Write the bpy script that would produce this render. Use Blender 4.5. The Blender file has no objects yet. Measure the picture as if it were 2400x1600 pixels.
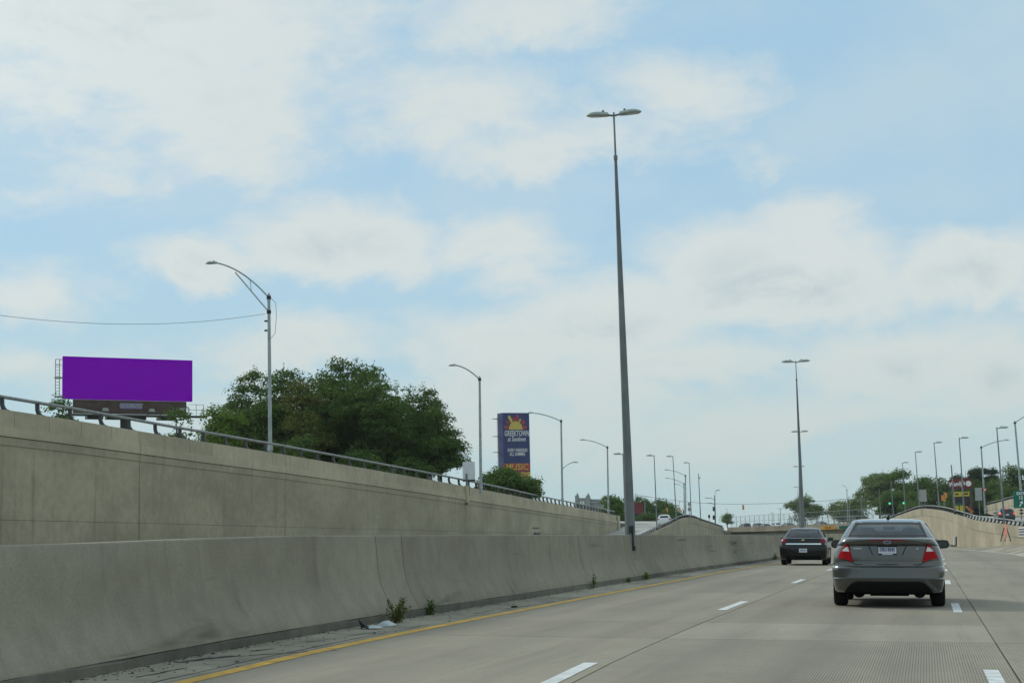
import bpy, bmesh, math, random
import numpy as np
from mathutils import Vector, Matrix

random.seed(7)
rng = np.random.default_rng(11)
scene = bpy.context.scene
COL = scene.collection
R = math.radians

# ------------------------------------------------------------------ camera
# The carriageway falls about 1.2 degrees to the right (road cross slope); the
# photographer's car leans with it.  Road frame: +Y along the lane, +X right,
# z = 0 on the pavement under the camera.
RHO = 0.022
F_PX, PW, PH = 4030.0, 2400.0, 1600.0
EYE = 1.19
PITCH = math.atan(449 / F_PX)
YAW = math.atan(970 / math.hypot(F_PX, 449))
ROLL = Matrix.Rotation(RHO, 4, 'Y')
cam_d = bpy.data.cameras.new('camera')
cam_d.sensor_width = 36.0
cam_d.lens = 36.0 * F_PX / PW
cam_d.clip_start = 0.1
cam_d.clip_end = 12000
cam = bpy.data.objects.new('camera', cam_d)
COL.objects.link(cam)
CAM_M = ROLL @ Matrix.Translation((0, 0, EYE)) @ Matrix.Rotation(YAW, 4, 'Z') @ Matrix.Rotation(math.pi / 2 + PITCH, 4, 'X')
cam.matrix_world = CAM_M
scene.camera = cam
CAM_R = CAM_M.to_3x3()
CAM_P = CAM_M.translation.copy()


def W(x, y, z):
    """road frame -> world"""
    return ROLL @ Vector((x, y, z))


def ray(px, py):
    return (CAM_R @ Vector(((px - PW / 2) / F_PX, (PH / 2 - py) / F_PX, -1.0))).normalized()


def at(px, py, Y):
    """world point seen at a photograph pixel, at a chosen distance Y along the road"""
    d = ray(px, py)
    return CAM_P + d * ((Y - CAM_P.y) / d.y)


# ------------------------------------------------------------------ render / light
scene.view_settings.view_transform = 'Standard'
scene.view_settings.look = 'None'
scene.view_settings.exposure = 0.0
scene.view_settings.gamma = 1.0
scene.view_settings.use_curve_mapping = False
scene.cycles.use_denoising = True
scene.cycles.max_bounces = 8
scene.cycles.transparent_max_bounces = 12
scene.cycles.volume_bounces = 0

SUN_AZ, SUN_EL = R(-62), R(32)            # from the left, a little ahead
SUN_DIR = Vector((math.sin(SUN_AZ) * math.cos(SUN_EL), math.cos(SUN_AZ) * math.cos(SUN_EL), math.sin(SUN_EL)))
sun_d = bpy.data.lights.new('sun', 'SUN')
sun_d.energy = 1.75
sun_d.angle = R(9.0)
sun_d.color = (1.0, 0.94, 0.84)
sun = bpy.data.objects.new('sun', sun_d)
sun.rotation_euler = SUN_DIR.to_track_quat('Z', 'Y').to_euler()
sun.location = (0, 0, 60)
COL.objects.link(sun)

world = bpy.data.worlds.new('World')
scene.world = world
world.use_nodes = True
world.cycles.sampling_method = 'MANUAL'
world.cycles.sample_map_resolution = 256


class NT:
    """small helper for node trees"""
    def __init__(self, tree):
        self.t = tree
        tree.nodes.clear()

    def n(self, kind, **kw):
        nd = self.t.nodes.new(kind)
        for k, v in kw.items():
            if k.startswith('i_'):
                nd.inputs[k[2:].replace('_', ' ')].default_value = v
            else:
                setattr(nd, k, v)
        return nd

    def l(self, a, b):
        self.t.links.new(a, b)

    def math(self, op, a, b=None, c=None, clamp=False):
        nd = self.t.nodes.new('ShaderNodeMath')
        nd.operation = op
        nd.use_clamp = clamp
        for i, v in enumerate((a, b, c)):
            if v is None:
                continue
            if isinstance(v, (int, float)):
                nd.inputs[i].default_value = v
            else:
                self.t.links.new(v, nd.inputs[i])
        return nd.outputs[0]

    def smooth(self, v, lo, hi, to0=0.0, to1=1.0):
        nd = self.t.nodes.new('ShaderNodeMapRange')
        nd.interpolation_type = 'SMOOTHSTEP'
        nd.inputs['From Min'].default_value = lo
        nd.inputs['From Max'].default_value = hi
        nd.inputs['To Min'].default_value = to0
        nd.inputs['To Max'].default_value = to1
        self.t.links.new(v, nd.inputs['Value'])
        return nd.outputs['Result']

    def mix(self, fac, a, b, blend='MIX'):
        nd = self.t.nodes.new('ShaderNodeMix')
        nd.data_type = 'RGBA'
        nd.blend_type = blend
        for sock, v in ((nd.inputs[0], fac), (nd.inputs[6], a), (nd.inputs[7], b)):
            if isinstance(v, (int, float)):
                sock.default_value = v
            elif isinstance(v, tuple):
                sock.default_value = (*v, 1.0) if len(v) == 3 else v
            else:
                self.t.links.new(v, sock)
        return nd.outputs[2]


def build_sky():
    g = NT(world.node_tree)
    out = g.n('ShaderNodeOutputWorld')
    bg = g.n('ShaderNodeBackground')
    g.l(bg.outputs[0], out.inputs[0])
    tc = g.n('ShaderNodeTexCoord')
    d = tc.outputs['Generated']
    sky = g.n('ShaderNodeTexSky')
    sky.sky_type = 'NISHITA'
    sky.sun_disc = False
    sky.sun_elevation = SUN_EL
    sky.sun_rotation = SUN_AZ
    sky.air_density = 1.0
    sky.dust_density = 0.4
    sky.ozone_density = 1.2
    sep = g.n('ShaderNodeSeparateXYZ')
    g.l(d, sep.inputs[0])
    X, Y, Z = sep.outputs
    az = g.math('ARCTAN2', X, Y)
    el = g.math('ARCSINE', Z)
    # warp the direction a little so cloud rims billow
    mp = g.n('ShaderNodeVectorMath', operation='MULTIPLY')
    g.l(d, mp.inputs[0]); mp.inputs[1].default_value = (1, 1, 1.7)

    def noise(scale, detail, rough, off=0.0, dist=0.0):
        nd = g.n('ShaderNodeTexNoise')
        nd.noise_dimensions = '3D'
        add = g.n('ShaderNodeVectorMath', operation='ADD')
        g.l(mp.outputs[0], add.inputs[0]); add.inputs[1].default_value = (off, off * 0.7, off * 1.3)
        g.l(add.outputs[0], nd.inputs['Vector'])
        nd.inputs['Scale'].default_value = scale
        nd.inputs['Detail'].default_value = detail
        nd.inputs['Roughness'].default_value = rough
        nd.inputs['Distortion'].default_value = dist
        return nd.outputs['Fac']
    nA = noise(7.0, 8, 0.60, 0.0, 0.35)
    nB = noise(5.0, 4, 0.55, 7.3)
    nC = noise(21.0, 8, 0.64, 3.1, 0.5)
    azw = g.math('ADD', az, g.math('MULTIPLY', g.math('SUBTRACT', nB, 0.5), 0.11))
    elw = g.math('ADD', el, g.math('MULTIPLY', g.math('SUBTRACT', nA, 0.5), 0.09))
    clouds = [  # photograph position, radii, thickness
        (180, 60, 620, 300, 1.25), (560, 250, 250, 170, 1.0), (640, 380, 130, 90, .55),
        (1230, 50, 300, 130, .75), (1130, 260, 330, 130, .75), (1560, 250, 300, 110, .85),
        (1300, 370, 330, 90, .8), (1800, 370, 110, 50, .4), (300, 420, 200, 60, .4),
        (790, 575, 260, 115, 1.25), (470, 605, 200, 60, .9), (1190, 600, 170, 100, 1.0),
        (1800, 650, 340, 135, 1.35), (1900, 520, 190, 80, .8), (2330, 650, 260, 110, 1.25),
        (1400, 760, 280, 120, 1.25), (1150, 830, 340, 100, 1.1), (680, 830, 260, 85, 1.0),
        (1550, 880, 420, 85, .95), (2130, 870, 320, 105, 1.2), (2350, 860, 160, 110, 1.1),
        (50, 690, 190, 80, .7), (60, 870, 260, 60, .6), (1900, 990, 700, 75, .75), (900, 990, 700, 80, .75),
    ]
    dens = None
    for px, py, rx, ry, s in clouds:
        v = ray(px, py)
        a0, e0 = math.atan2(v.x, v.y), math.asin(v.z)
        da = g.math('DIVIDE', g.math('SUBTRACT', azw, a0), rx / F_PX)
        de = g.math('DIVIDE', g.math('SUBTRACT', elw, e0), ry / F_PX)
        r = g.math('SQRT', g.math('ADD', g.math('MULTIPLY', da, da), g.math('MULTIPLY', de, de)))
        b = g.math('MULTIPLY', g.math('SUBTRACT', 1.25, r), s)
        dens = b if dens is None else g.math('SMOOTH_MAX', dens, b, 0.25)
    # the rest of the sky carries the same broken cloud
    c = ray(PW / 2, PH / 2)
    dot = g.n('ShaderNodeVectorMath', operation='DOT_PRODUCT')
    g.l(d, dot.inputs[0]); dot.inputs[1].default_value = c
    away = g.smooth(dot.outputs['Value'], 0.955, 0.90)
    nG = noise(3.4, 6, 0.55, 5.7)
    gen = g.math('MULTIPLY', g.math('SUBTRACT', nG, 0.40), 4.0)
    gen = g.math('SUBTRACT', gen, g.math('MULTIPLY', g.math('SUBTRACT', 1.0, away), 3.0))
    dens = g.math('MAXIMUM', dens, gen)
    dens = g.math('ADD', dens, g.math('MULTIPLY', g.math('SUBTRACT', nA, 0.5), 1.9))
    dens = g.math('ADD', dens, g.math('MULTIPLY', g.math('SUBTRACT', nC, 0.5), 0.95))
    nD = noise(60.0, 6, 0.62, 1.7, 0.4)
    dens = g.math('ADD', dens, g.math('MULTIPLY', g.math('SUBTRACT', nD, 0.5), 0.45))
    cov = g.smooth(dens, -0.20, 0.86, 0.0, 0.86)
    # thin veil between the heaps
    cov = g.math('MAXIMUM', cov, g.smooth(nB, 0.40, 0.70, 0.04, 0.34))
    # clear air: Nishita, whitened by summer haze towards the horizon
    clear = g.mix(1.0, sky.outputs[0], (SKY_K, SKY_K, SKY_K), 'MULTIPLY')
    clear = g.mix(0.80, clear, (0.375, 0.62, 0.81))
    hz = g.smooth(el, 0.20, -0.01, 0.08, 0.95)
    clear = g.mix(hz, clear, (0.485, 0.645, 0.665))
    # cloud: bright caps, greyer thick bellies, brighter towards the sun
    belly = g.smooth(dens, 0.7, 2.0)
    ccol = g.mix(g.math('MULTIPLY', belly, g.smooth(nC, 0.34, 0.62)), (0.72, 0.76, 0.73), (0.52, 0.595, 0.61))
    low = g.smooth(el, 0.17, 0.0)
    ccol = g.mix(g.math('MULTIPLY', low, 0.75), ccol, (0.515, 0.615, 0.60))
    ds = g.n('ShaderNodeVectorMath', operation='DOT_PRODUCT')
    g.l(d, ds.inputs[0]); ds.inputs[1].default_value = SUN_DIR
    glow = g.smooth(ds.outputs['Value'], 0.72, 1.0, 1.0, 1.22)
    cs = g.n('ShaderNodeVectorMath', operation='SCALE')
    g.l(ccol, cs.inputs[0]); g.l(glow, cs.inputs['Scale'])
    col = g.mix(cov, clear, cs.outputs[0])
    g.l(col, bg.inputs[0])
    bg.inputs[1].default_value = 1.0


SKY_K = 0.10          # strength of the physical sky
HAZE = 0.00011        # air density per metre
build_sky()

# ------------------------------------------------------------------ materials
MATS = {}


def principled(name, color, rough=0.6, metal=0.0, coat=0.0, emit=None, estr=0.0, spec=0.5):
    if name in MATS:
        return MATS[name]
    m = bpy.data.materials.new(name)
    m.use_nodes = True
    b = m.node_tree.nodes['Principled BSDF']
    b.inputs['Base Color'].default_value = (*color, 1)
    b.inputs['Roughness'].default_value = rough
    b.inputs['Metallic'].default_value = metal
    b.inputs['Coat Weight'].default_value = coat
    b.inputs['Coat Roughness'].default_value = 0.04
    b.inputs['Specular IOR Level'].default_value = spec
    if emit:
        b.inputs['Emission Color'].default_value = (*emit, 1)
        b.inputs['Emission Strength'].default_value = estr
    MATS[name] = m
    return m


def worn(name, color, rough=0.55, metal=0.0, var=0.25, scale=3.0, coat=0.0, bump=0.0):
    """paint or metal with procedural unevenness"""
    if name in MATS:
        return MATS[name]
    m = principled(name, color, rough, metal, coat)
    g = m.node_tree
    b = g.nodes['Principled BSDF']
    tc = g.nodes.new('ShaderNodeTexCoord')
    nz = g.nodes.new('ShaderNodeTexNoise')
    nz.inputs['Scale'].default_value = scale
    nz.inputs['Detail'].default_value = 6
    g.links.new(tc.outputs['Object'], nz.inputs['Vector'])
    mr = g.nodes.new('ShaderNodeMapRange')
    mr.inputs['From Min'].default_value = 0.3
    mr.inputs['From Max'].default_value = 0.7
    mr.inputs['To Min'].default_value = 1 - var
    mr.inputs['To Max'].default_value = 1 + var * 0.6
    g.links.new(nz.outputs['Fac'], mr.inputs['Value'])
    sc = g.nodes.new('ShaderNodeVectorMath')
    sc.operation = 'SCALE'
    sc.inputs[0].default_value = color
    g.links.new(mr.outputs[0], sc.inputs['Scale'])
    g.links.new(sc.outputs[0], b.inputs['Base Color'])
    if bump:
        bp = g.nodes.new('ShaderNodeBump')
        bp.inputs['Strength'].default_value = bump
        bp.inputs['Distance'].default_value = 0.02
        g.links.new(nz.outputs['Fac'], bp.inputs['Height'])
        g.links.new(bp.outputs[0], b.inputs['Normal'])
    return m


def concrete(name, color, stain=(0.5, 0.5, 0.46), streak=0.0, blotch=0.3, grain=0.12, tined=False, track=False, scuff=0.0, objvar=0.14):
    m = bpy.data.materials.new(name)
    m.use_nodes = True
    g = NT(m.node_tree)
    out = g.n('ShaderNodeOutputMaterial')
    b = g.n('ShaderNodeBsdfPrincipled')
    g.l(b.outputs[0], out.inputs[0])
    b.inputs['Roughness'].default_value = 0.88
    b.inputs['Specular IOR Level'].default_value = 0.3
    tc = g.n('ShaderNodeTexCoord')
    geo = g.n('ShaderNodeNewGeometry')
    pos = geo.outputs['Position']

    def noise(scale, detail=5, rough=0.55, stretch=(1, 1, 1), dist=0.0):
        mp = g.n('ShaderNodeVectorMath', operation='MULTIPLY')
        g.l(pos, mp.inputs[0]); mp.inputs[1].default_value = stretch
        nd = g.n('ShaderNodeTexNoise')
        g.l(mp.outputs[0], nd.inputs['Vector'])
        nd.inputs['Scale'].default_value = scale
        nd.inputs['Detail'].default_value = detail
        nd.inputs['Roughness'].default_value = rough
        nd.inputs['Distortion'].default_value = dist
        return nd.outputs['Fac']
    big = noise(0.35, 6, 0.6, (1, 0.5, 1))
    fine = noise(38.0, 4, 0.7)
    mid = noise(3.0, 6, 0.6)
    v = g.smooth(big, 0.3, 0.7, 1 - blotch, 1 + blotch * 0.6)
    v = g.math('MULTIPLY', v, g.smooth(fine, 0.25, 0.75, 1 - grain, 1 + grain))
    v = g.math('MULTIPLY', v, g.smooth(mid, 0.3, 0.7, 1 - blotch * 0.45, 1 + blotch * 0.3))
    if objvar:
        oi = g.n('ShaderNodeObjectInfo')
        v = g.math('MULTIPLY', v, g.math('ADD', 1 - objvar / 2, g.math('MULTIPLY', oi.outputs['Random'], objvar)))
    col = g.n('ShaderNodeVectorMath', operation='SCALE')
    col.inputs[0].default_value = color
    g.l(v, col.inputs['Scale'])
    c = col.outputs[0]
    if streak:   # rain runs
        s = noise(1.3, 5, 0.65, (1.0, 1.6, 0.05), 0.3)
        c = g.mix(g.smooth(s, 0.55, 0.78, 0.0, streak), c, tuple(a * k for a, k in zip(color, stain)))
        s2 = noise(2.6, 4, 0.6, (1.0, 1.0, 0.10))
        c = g.mix(g.smooth(s2, 0.60, 0.80, 0.0, streak * 0.7), c, tuple(min(1, a * 1.25) for a in color))
    if scuff:    # tyre scrapes along the lane
        s = noise(1.1, 4, 0.5, (1.0, 0.16, 4.2), 0.6)
        msk = noise(0.25, 3, 0.5)
        f = g.math('MULTIPLY', g.smooth(s, 0.60, 0.72), g.smooth(msk, 0.44, 0.60, 0.0, scuff))
        c = g.mix(f, c, tuple(a * 0.32 for a in color))
    if track:    # oil line and wheel wear, with crossing patches
        sx = g.n('ShaderNodeSeparateXYZ'); g.l(pos, sx.inputs[0])
        wob = noise(0.06, 3, 0.5)
        xx = g.math('ADD', sx.outputs[0], g.math('MULTIPLY', g.math('SUBTRACT', wob, 0.5), 0.8))
        for x0, wd, k in ((-1.1, 0.6, 0.30), (-4.6, 0.7, 0.24), (-2.2, .4, .20), (-.15, .4, .20), (2.6, 0.7, .22), (-3.7, .3, .16), (-5.5, .3, .16)):
            dd = g.math('ABSOLUTE', g.math('SUBTRACT', xx, x0))
            f = g.math('MULTIPLY', g.smooth(dd, wd, 0.0, 0.0, k), g.smooth(mid, 0.3, 0.7, 0.5, 1.2))
            c = g.mix(f, c, (0.10, 0.095, 0.085))
        sm = noise(1.5, 6, 0.66, (2.4, 0.10, 1))
        c = g.mix(g.smooth(sm, 0.46, 0.74, 0.0, 0.42), c, tuple(a * 0.62 for a in color))
        pt = noise(0.5, 2, 0.4, (0.35, 0.55, 1))
        c = g.mix(g.smooth(pt, 0.50, 0.60, 0.0, 0.08), c, tuple(min(1, a * 1.22) for a in color))
    bump = g.n('ShaderNodeBump')
    bump.inputs['Strength'].default_value = 0.25
    bump.inputs['Distance'].default_value = 0.01
    g.l(fine, bump.inputs['Height'])
    if tined:    # saw-cut grooves along the lane
        sx = g.n('ShaderNodeSeparateXYZ'); g.l(pos, sx.inputs[0])
        jit = noise(0.8, 3, 0.5, (1, 0.05, 1))
        xx = g.math('ADD', sx.outputs[0], g.math('MULTIPLY', jit, 0.012))
        w = g.math('SINE', g.math('MULTIPLY', xx, 2 * math.pi / 0.0248))
        gr = g.smooth(w, 0.1, 0.95)
        wear = noise(0.9, 4, 0.6, (1.0, 0.35, 1))
        c = g.mix(g.math('MULTIPLY', gr, g.smooth(wear, 0.25, 0.7, 0.85, 0.4)), c, tuple(a * 0.36 for a in color))
        b2 = g.n('ShaderNodeBump')
        b2.inputs['Strength'].default_value = 0.4
        b2.inputs['Distance'].default_value = 0.004
        b2.invert = True
        g.l(gr, b2.inputs['Height']); g.l(bump.outputs[0], b2.inputs['Normal'])
        g.l(b2.outputs[0], b.inputs['Normal'])
    else:
        g.l(bump.outputs[0], b.inputs['Normal'])
    g.l(c, b.inputs['Base Color'])
    MATS[name] = m
    return m


def leaf_mat(name, c1, c2, c3):
    m = bpy.data.materials.new(name)
    m.use_nodes = True
    g = NT(m.node_tree)
    out = g.n('ShaderNodeOutputMaterial')
    b = g.n('ShaderNodeBsdfPrincipled')
    b.inputs['Roughness'].default_value = 0.7
    b.inputs['Specular IOR Level'].default_value = 0.10
    tr = g.n('ShaderNodeBsdfTranslucent')
    mx = g.n('ShaderNodeMixShader')
    mx.inputs[0].default_value = 0.28
    geo = g.n('ShaderNodeNewGeometry')
    nz = g.n('ShaderNodeTexNoise')
    g.l(geo.outputs['Position'], nz.inputs['Vector'])
    nz.inputs['Scale'].default_value = 0.45
    nz.inputs['Detail'].default_value = 3
    c = g.mix(g.smooth(nz.outputs['Fac'], 0.35, 0.65), c1, c2)
    c = g.mix(g.math('MULTIPLY', geo.outputs['Random Per Island'], 0.55), c, c3)
    g.l(c, b.inputs['Base Color'])
    g.l(g.mix(0.5, c, c3), tr.inputs[0])
    g.l(b.outputs[0], mx.inputs[1]); g.l(tr.outputs[0], mx.inputs[2])
    g.l(mx.outputs[0], out.inputs[0])
    MATS[name] = m
    return m


def glass_mat(name, tint, refl_rough=0.02):
    m = bpy.data.materials.new(name)
    m.use_nodes = True
    g = NT(m.node_tree)
    out = g.n('ShaderNodeOutputMaterial')
    t = g.n('ShaderNodeBsdfTransparent'); t.inputs[0].default_value = (*tint, 1)
    gl = g.n('ShaderNodeBsdfGlossy'); gl.inputs['Roughness'].default_value = refl_rough
    fr = g.n('ShaderNodeFresnel'); fr.inputs['IOR'].default_value = 1.6
    mx = g.n('ShaderNodeMixShader')
    g.l(fr.outputs[0], mx.inputs[0]); g.l(t.outputs[0], mx.inputs[1]); g.l(gl.outputs[0], mx.inputs[2])
    g.l(mx.outputs[0], out.inputs[0])
    MATS[name] = m
    return m


ROADC = (0.285, 0.256, 0.197)
concrete('road concrete', ROADC, track=True, blotch=0.09)
concrete('tined concrete', (0.318, 0.286, 0.222), track=True, blotch=0.12, tined=True)
concrete('smooth concrete', (0.315, 0.285, 0.222), track=True, blotch=0.1)
concrete('shoulder concrete', (0.34, 0.308, 0.24), blotch=0.42, track=False, streak=0.0)
concrete('barrier concrete', (0.28, 0.256, 0.193), streak=0.75, blotch=0.2, scuff=0.9)
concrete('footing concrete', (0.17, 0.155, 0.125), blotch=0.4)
concrete('wall concrete', (0.365, 0.328, 0.234), streak=0.8, blotch=0.2)
concrete('coping concrete', (0.455, 0.405, 0.29), streak=0.45, blotch=0.18)
concrete('ramp wall concrete', (0.40, 0.362, 0.262), streak=0.55, blotch=0.2)
concrete('bridge concrete', (0.26, 0.235, 0.175), streak=0.3, blotch=0.25)
concrete('ramp pavement', (0.40, 0.395, 0.36), blotch=0.2)
concrete('ground dirt', (0.16, 0.165, 0.11), blotch=0.5)
concrete('joint dirt', (0.045, 0.043, 0.038), blotch=0.3)
worn('yellow paint', (0.66, 0.37, 0.035), 0.7, var=0.35, scale=5)
worn('white paint', (0.66, 0.68, 0.67), 0.7, var=0.25, scale=6)
worn('galvanised steel', (0.20, 0.235, 0.245), 0.5, 0.35, var=0.3, scale=2.0)
worn('pale steel', (0.36, 0.41, 0.42), 0.5, 0.3, var=0.25, scale=2.0)
worn('pole steel', (0.165, 0.19, 0.195), 0.55, 0.25, var=0.25, scale=1.5)
worn('luminaire grey', (0.33, 0.38, 0.355), 0.5, 0.1, var=0.15, scale=6)
worn('rail steel', (0.06, 0.062, 0.062), 0.5, 0.4, var=0.3, scale=4)
worn('rail tube steel', (0.26, 0.275, 0.275), 0.45, 0.4, var=0.3, scale=4)
worn('ramp rail steel', (0.028, 0.028, 0.03), 0.6, 0.2, var=0.3, scale=4)
worn('dark metal', (0.03, 0.032, 0.033), 0.5, 0.4, var=0.3)
principled('lens', (0.55, 0.6, 0.58), 0.2)
principled('black rubber', (0.012, 0.012, 0.013), 0.85, spec=0.2)
principled('black plastic', (0.012, 0.012, 0.013), 0.55)
principled('underbody', (0.008, 0.008, 0.008), 0.9, spec=0.1)
principled('rim alloy', (0.35, 0.36, 0.37), 0.3, 0.9)
principled('chrome', (0.72, 0.74, 0.75), 0.12, 1.0)
principled('interior trim', (0.018, 0.018, 0.02), 0.9)
principled('tail red', (0.38, 0.002, 0.004), 0.3, coat=0.05, spec=0.12)
principled('tail red dark', (0.22, 0.004, 0.014), 0.25, coat=0.15, spec=0.2)
principled('tail white', (0.62, 0.62, 0.60), 0.2, coat=1.0)
principled('brake lit', (0.6, 0.02, 0.01), 0.3, emit=(1.0, 0.06, 0.03), estr=1.3)
principled('plate white', (0.62, 0.66, 0.74), 0.5)
principled('plate blue', (0.05, 0.07, 0.22), 0.5)
principled('emblem gold', (0.62, 0.48, 0.2), 0.3, 0.6)
glass_mat('car glass', (0.88, 0.96, 0.96))
glass_mat('dark glass', (0.10, 0.12, 0.13))
principled('solid dark glass', (0.012, 0.016, 0.018), 0.06, spec=0.6)
BARK = worn('bark', (0.055, 0.046, 0.036), 0.9, var=0.4, scale=4)

# ------------------------------------------------------------------ mesh helpers


class MB:
    def __init__(self):
        self.v, self.f = [], []

    def add(self, verts, faces):
        o = len(self.v)
        self.v.extend([tuple(p) for p in verts])
        self.f.extend([tuple(i + o for i in fc) for fc in faces])
        return self

    def box(self, x0, x1, y0, y1, z0, z1):
        v = [(x, y, z) for z in (z0, z1) for y in (y0, y1) for x in (x0, x1)]
        return self.add(v, [(0, 2, 3, 1), (4, 5, 7, 6), (0, 1, 5, 4), (2, 6, 7, 3), (0, 4, 6, 2), (1, 3, 7, 5)])

    def obox(self, c, u, v, w):
        """box from a centre and three half-axis vectors"""
        c, u, v, w = Vector(c), Vector(u), Vector(v), Vector(w)
        p = [c + u * a + v * b + w * d for d in (-1, 1) for b in (-1, 1) for a in (-1, 1)]
        return self.add(p, [(0, 2, 3, 1), (4, 5, 7, 6), (0, 1, 5, 4), (2, 6, 7, 3), (0, 4, 6, 2), (1, 3, 7, 5)])

    def tube(self, pts, rad, n=8, cap=True, squash=1.0):
        pts = [Vector(p) for p in pts]
        if isinstance(rad, (int, float)):
            rad = [rad] * len(pts)
        rings = []
        ref = None
        for i, p in enumerate(pts):
            a = pts[max(i - 1, 0)]
            b = pts[min(i + 1, len(pts) - 1)]
            t = (b - a).normalized()
            if ref is None:
                ref = Vector((1, 0, 0)) if abs(t.x) < 0.9 else Vector((0, 1, 0))
            u = (ref - t * ref.dot(t)).normalized()
            w = t.cross(u)
            ref = u
            rings.append([p + (u * math.cos(k * 2 * math.pi / n) + w * math.sin(k * 2 * math.pi / n) * squash) * rad[i] for k in range(n)])
        verts = [q for r in rings for q in r]
        faces = []
        for i in range(len(pts) - 1):
            for k in range(n):
                k2 = (k + 1) % n
                faces.append((i * n + k, i * n + k2, (i + 1) * n + k2, (i + 1) * n + k))
        if cap:
            faces.append(tuple(range(n - 1, -1, -1)))
            faces.append(tuple((len(pts) - 1) * n + k for k in range(n)))
        return self.add(verts, faces)

    def loft(self, rings, closed=True, cap=True):
        n = len(rings[0])
        verts = [p for r in rings for p in r]
        faces = []
        for i in range(len(rings) - 1):
            for k in range(n if closed else n - 1):
                k2 = (k + 1) % n
                faces.append((i * n + k, i * n + k2, (i + 1) * n + k2, (i + 1) * n + k))
        if cap and closed:
            faces.append(tuple(range(n - 1, -1, -1)))
            faces.append(tuple((len(rings) - 1) * n + k for k in range(n)))
        return self.add(verts, faces)

    def prism(self, poly, off):
        """extrude a planar polygon of 3D points by a vector"""
        poly = [Vector(p) for p in poly]
        off = Vector(off)
        n = len(poly)
        v = poly + [p + off for p in poly]
        f = [tuple(range(n - 1, -1, -1)), tuple(range(n, 2 * n))]
        f += [(i, (i + 1) % n, n + (i + 1) % n, n + i) for i in range(n)]
        return self.add(v, f)

    def mesh(self, name, mat, smooth=False, angle=35):
        me = bpy.data.meshes.new(name)
        me.from_pydata(self.v, [], self.f)
        bm = bmesh.new()
        bm.from_mesh(me)
        bmesh.ops.recalc_face_normals(bm, faces=bm.faces)
        bm.to_mesh(me)
        bm.free()
        if smooth:
            me.shade_smooth()
            me.set_sharp_from_angle(angle=R(angle))
        if mat:
            me.materials.append(MATS[mat] if isinstance(mat, str) else mat)
        return me

    def build(self, name, mat, parent=None, smooth=False, local=False, angle=35):
        return put(self.mesh(name, mat, smooth, angle), name, parent, local)


def put(me, name, parent=None, local=False, loc=None):
    o = bpy.data.objects.new(name, me)
    COL.objects.link(o)
    if loc is not None:
        o.location = loc
    if parent is not None:
        o.parent = parent
        if not local and parent.type == 'EMPTY':
            o.matrix_parent_inverse = Matrix.Translation(-parent.location)
    return o


def tag(o, label=None, cat=None, group=None, kind=None):
    if label:
        o['label'] = label
    if cat:
        o['category'] = cat
    if group:
        o['group'] = group
    if kind:
        o['kind'] = kind
    return o


def thing(name, loc, label, cat, group=None, rot=None):
    o = bpy.data.objects.new(name, None)
    o.empty_display_size = 0.3
    COL.objects.link(o)
    o.location = loc
    if rot:
        o.rotation_euler = rot
    return tag(o, label, cat, group)


def copy_tree(o, parent=None):
    c = o.copy()
    COL.objects.link(c)
    if parent is not None:
        c.parent = parent
    for ch in list(o.children):
        copy_tree(ch, c)
    return c


def text_mesh(name, s, size, mat, M, extrude=0.01, align='CENTER', shear=0.0, bold=0.0, xs=1.0):
    cu = bpy.data.curves.new(name, 'FONT')
    cu.body = s
    cu.size = size
    cu.align_x = align
    cu.align_y = 'CENTER'
    cu.extrude = extrude
    cu.offset = bold
    cu.shear = shear
    cu.resolution_u = 2
    o = bpy.data.objects.new(name, cu)
    COL.objects.link(o)
    dg = bpy.context.evaluated_depsgraph_get()
    me = bpy.data.meshes.new_from_object(o.evaluated_get(dg))
    bpy.data.objects.remove(o)
    bpy.data.curves.remove(cu)
    me.transform(M @ Matrix.Diagonal((xs, 1, 1, 1)))
    me.materials.clear()
    me.materials.append(MATS[mat])
    me.name = name
    return me


def frame(o, u, v):
    """matrix with local x=u, y=v, z=u x v"""
    u, v = Vector(u).normalized(), Vector(v).normalized()
    w = u.cross(v)
    return Matrix(((u.x, v.x, w.x, o[0]), (u.y, v.y, w.y, o[1]), (u.z, v.z, w.z, o[2]), (0, 0, 0, 1)))


def spline(knots):
    xs = np.array([k[0] for k in knots], float)
    ys = np.array([k[1] for k in knots], float)
    h = np.diff(xs)
    dl = np.diff(ys) / h
    m = np.zeros(len(xs))
    m[0], m[-1] = dl[0], dl[-1]
    for i in range(1, len(xs) - 1):
        if dl[i - 1] * dl[i] > 0:
            w1, w2 = 2 * h[i] + h[i - 1], h[i] + 2 * h[i - 1]
            m[i] = (w1 + w2) / (w1 / dl[i - 1] + w2 / dl[i])

    def f(x):
        if x <= xs[0]:
            return float(ys[0] + m[0] * (x - xs[0]))
        if x >= xs[-1]:
            return float(ys[-1] + m[-1] * (x - xs[-1]))
        i = int(np.searchsorted(xs, x) - 1)
        t = (x - xs[i]) / h[i]
        return float((1 + 2 * t) * (1 - t) ** 2 * ys[i] + t * (1 - t) ** 2 * h[i] * m[i] + t * t * (3 - 2 * t) * ys[i + 1] + t * t * (t - 1) * h[i] * m[i + 1])
    return f


def sweep(anchor, profile, Ys):
    """closed profile (dx, dz) swept along stations"""
    rings = []
    for y in Ys:
        a = anchor(y)
        rings.append([a + Vector((dx, 0, dz)) for dx, dz in profile(y)])
    return MB().loft(rings)


def span(a, b, step):
    n = max(1, int(math.ceil((b - a) / step)))
    return [a + (b - a) * i / n for i in range(n + 1)]

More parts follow.
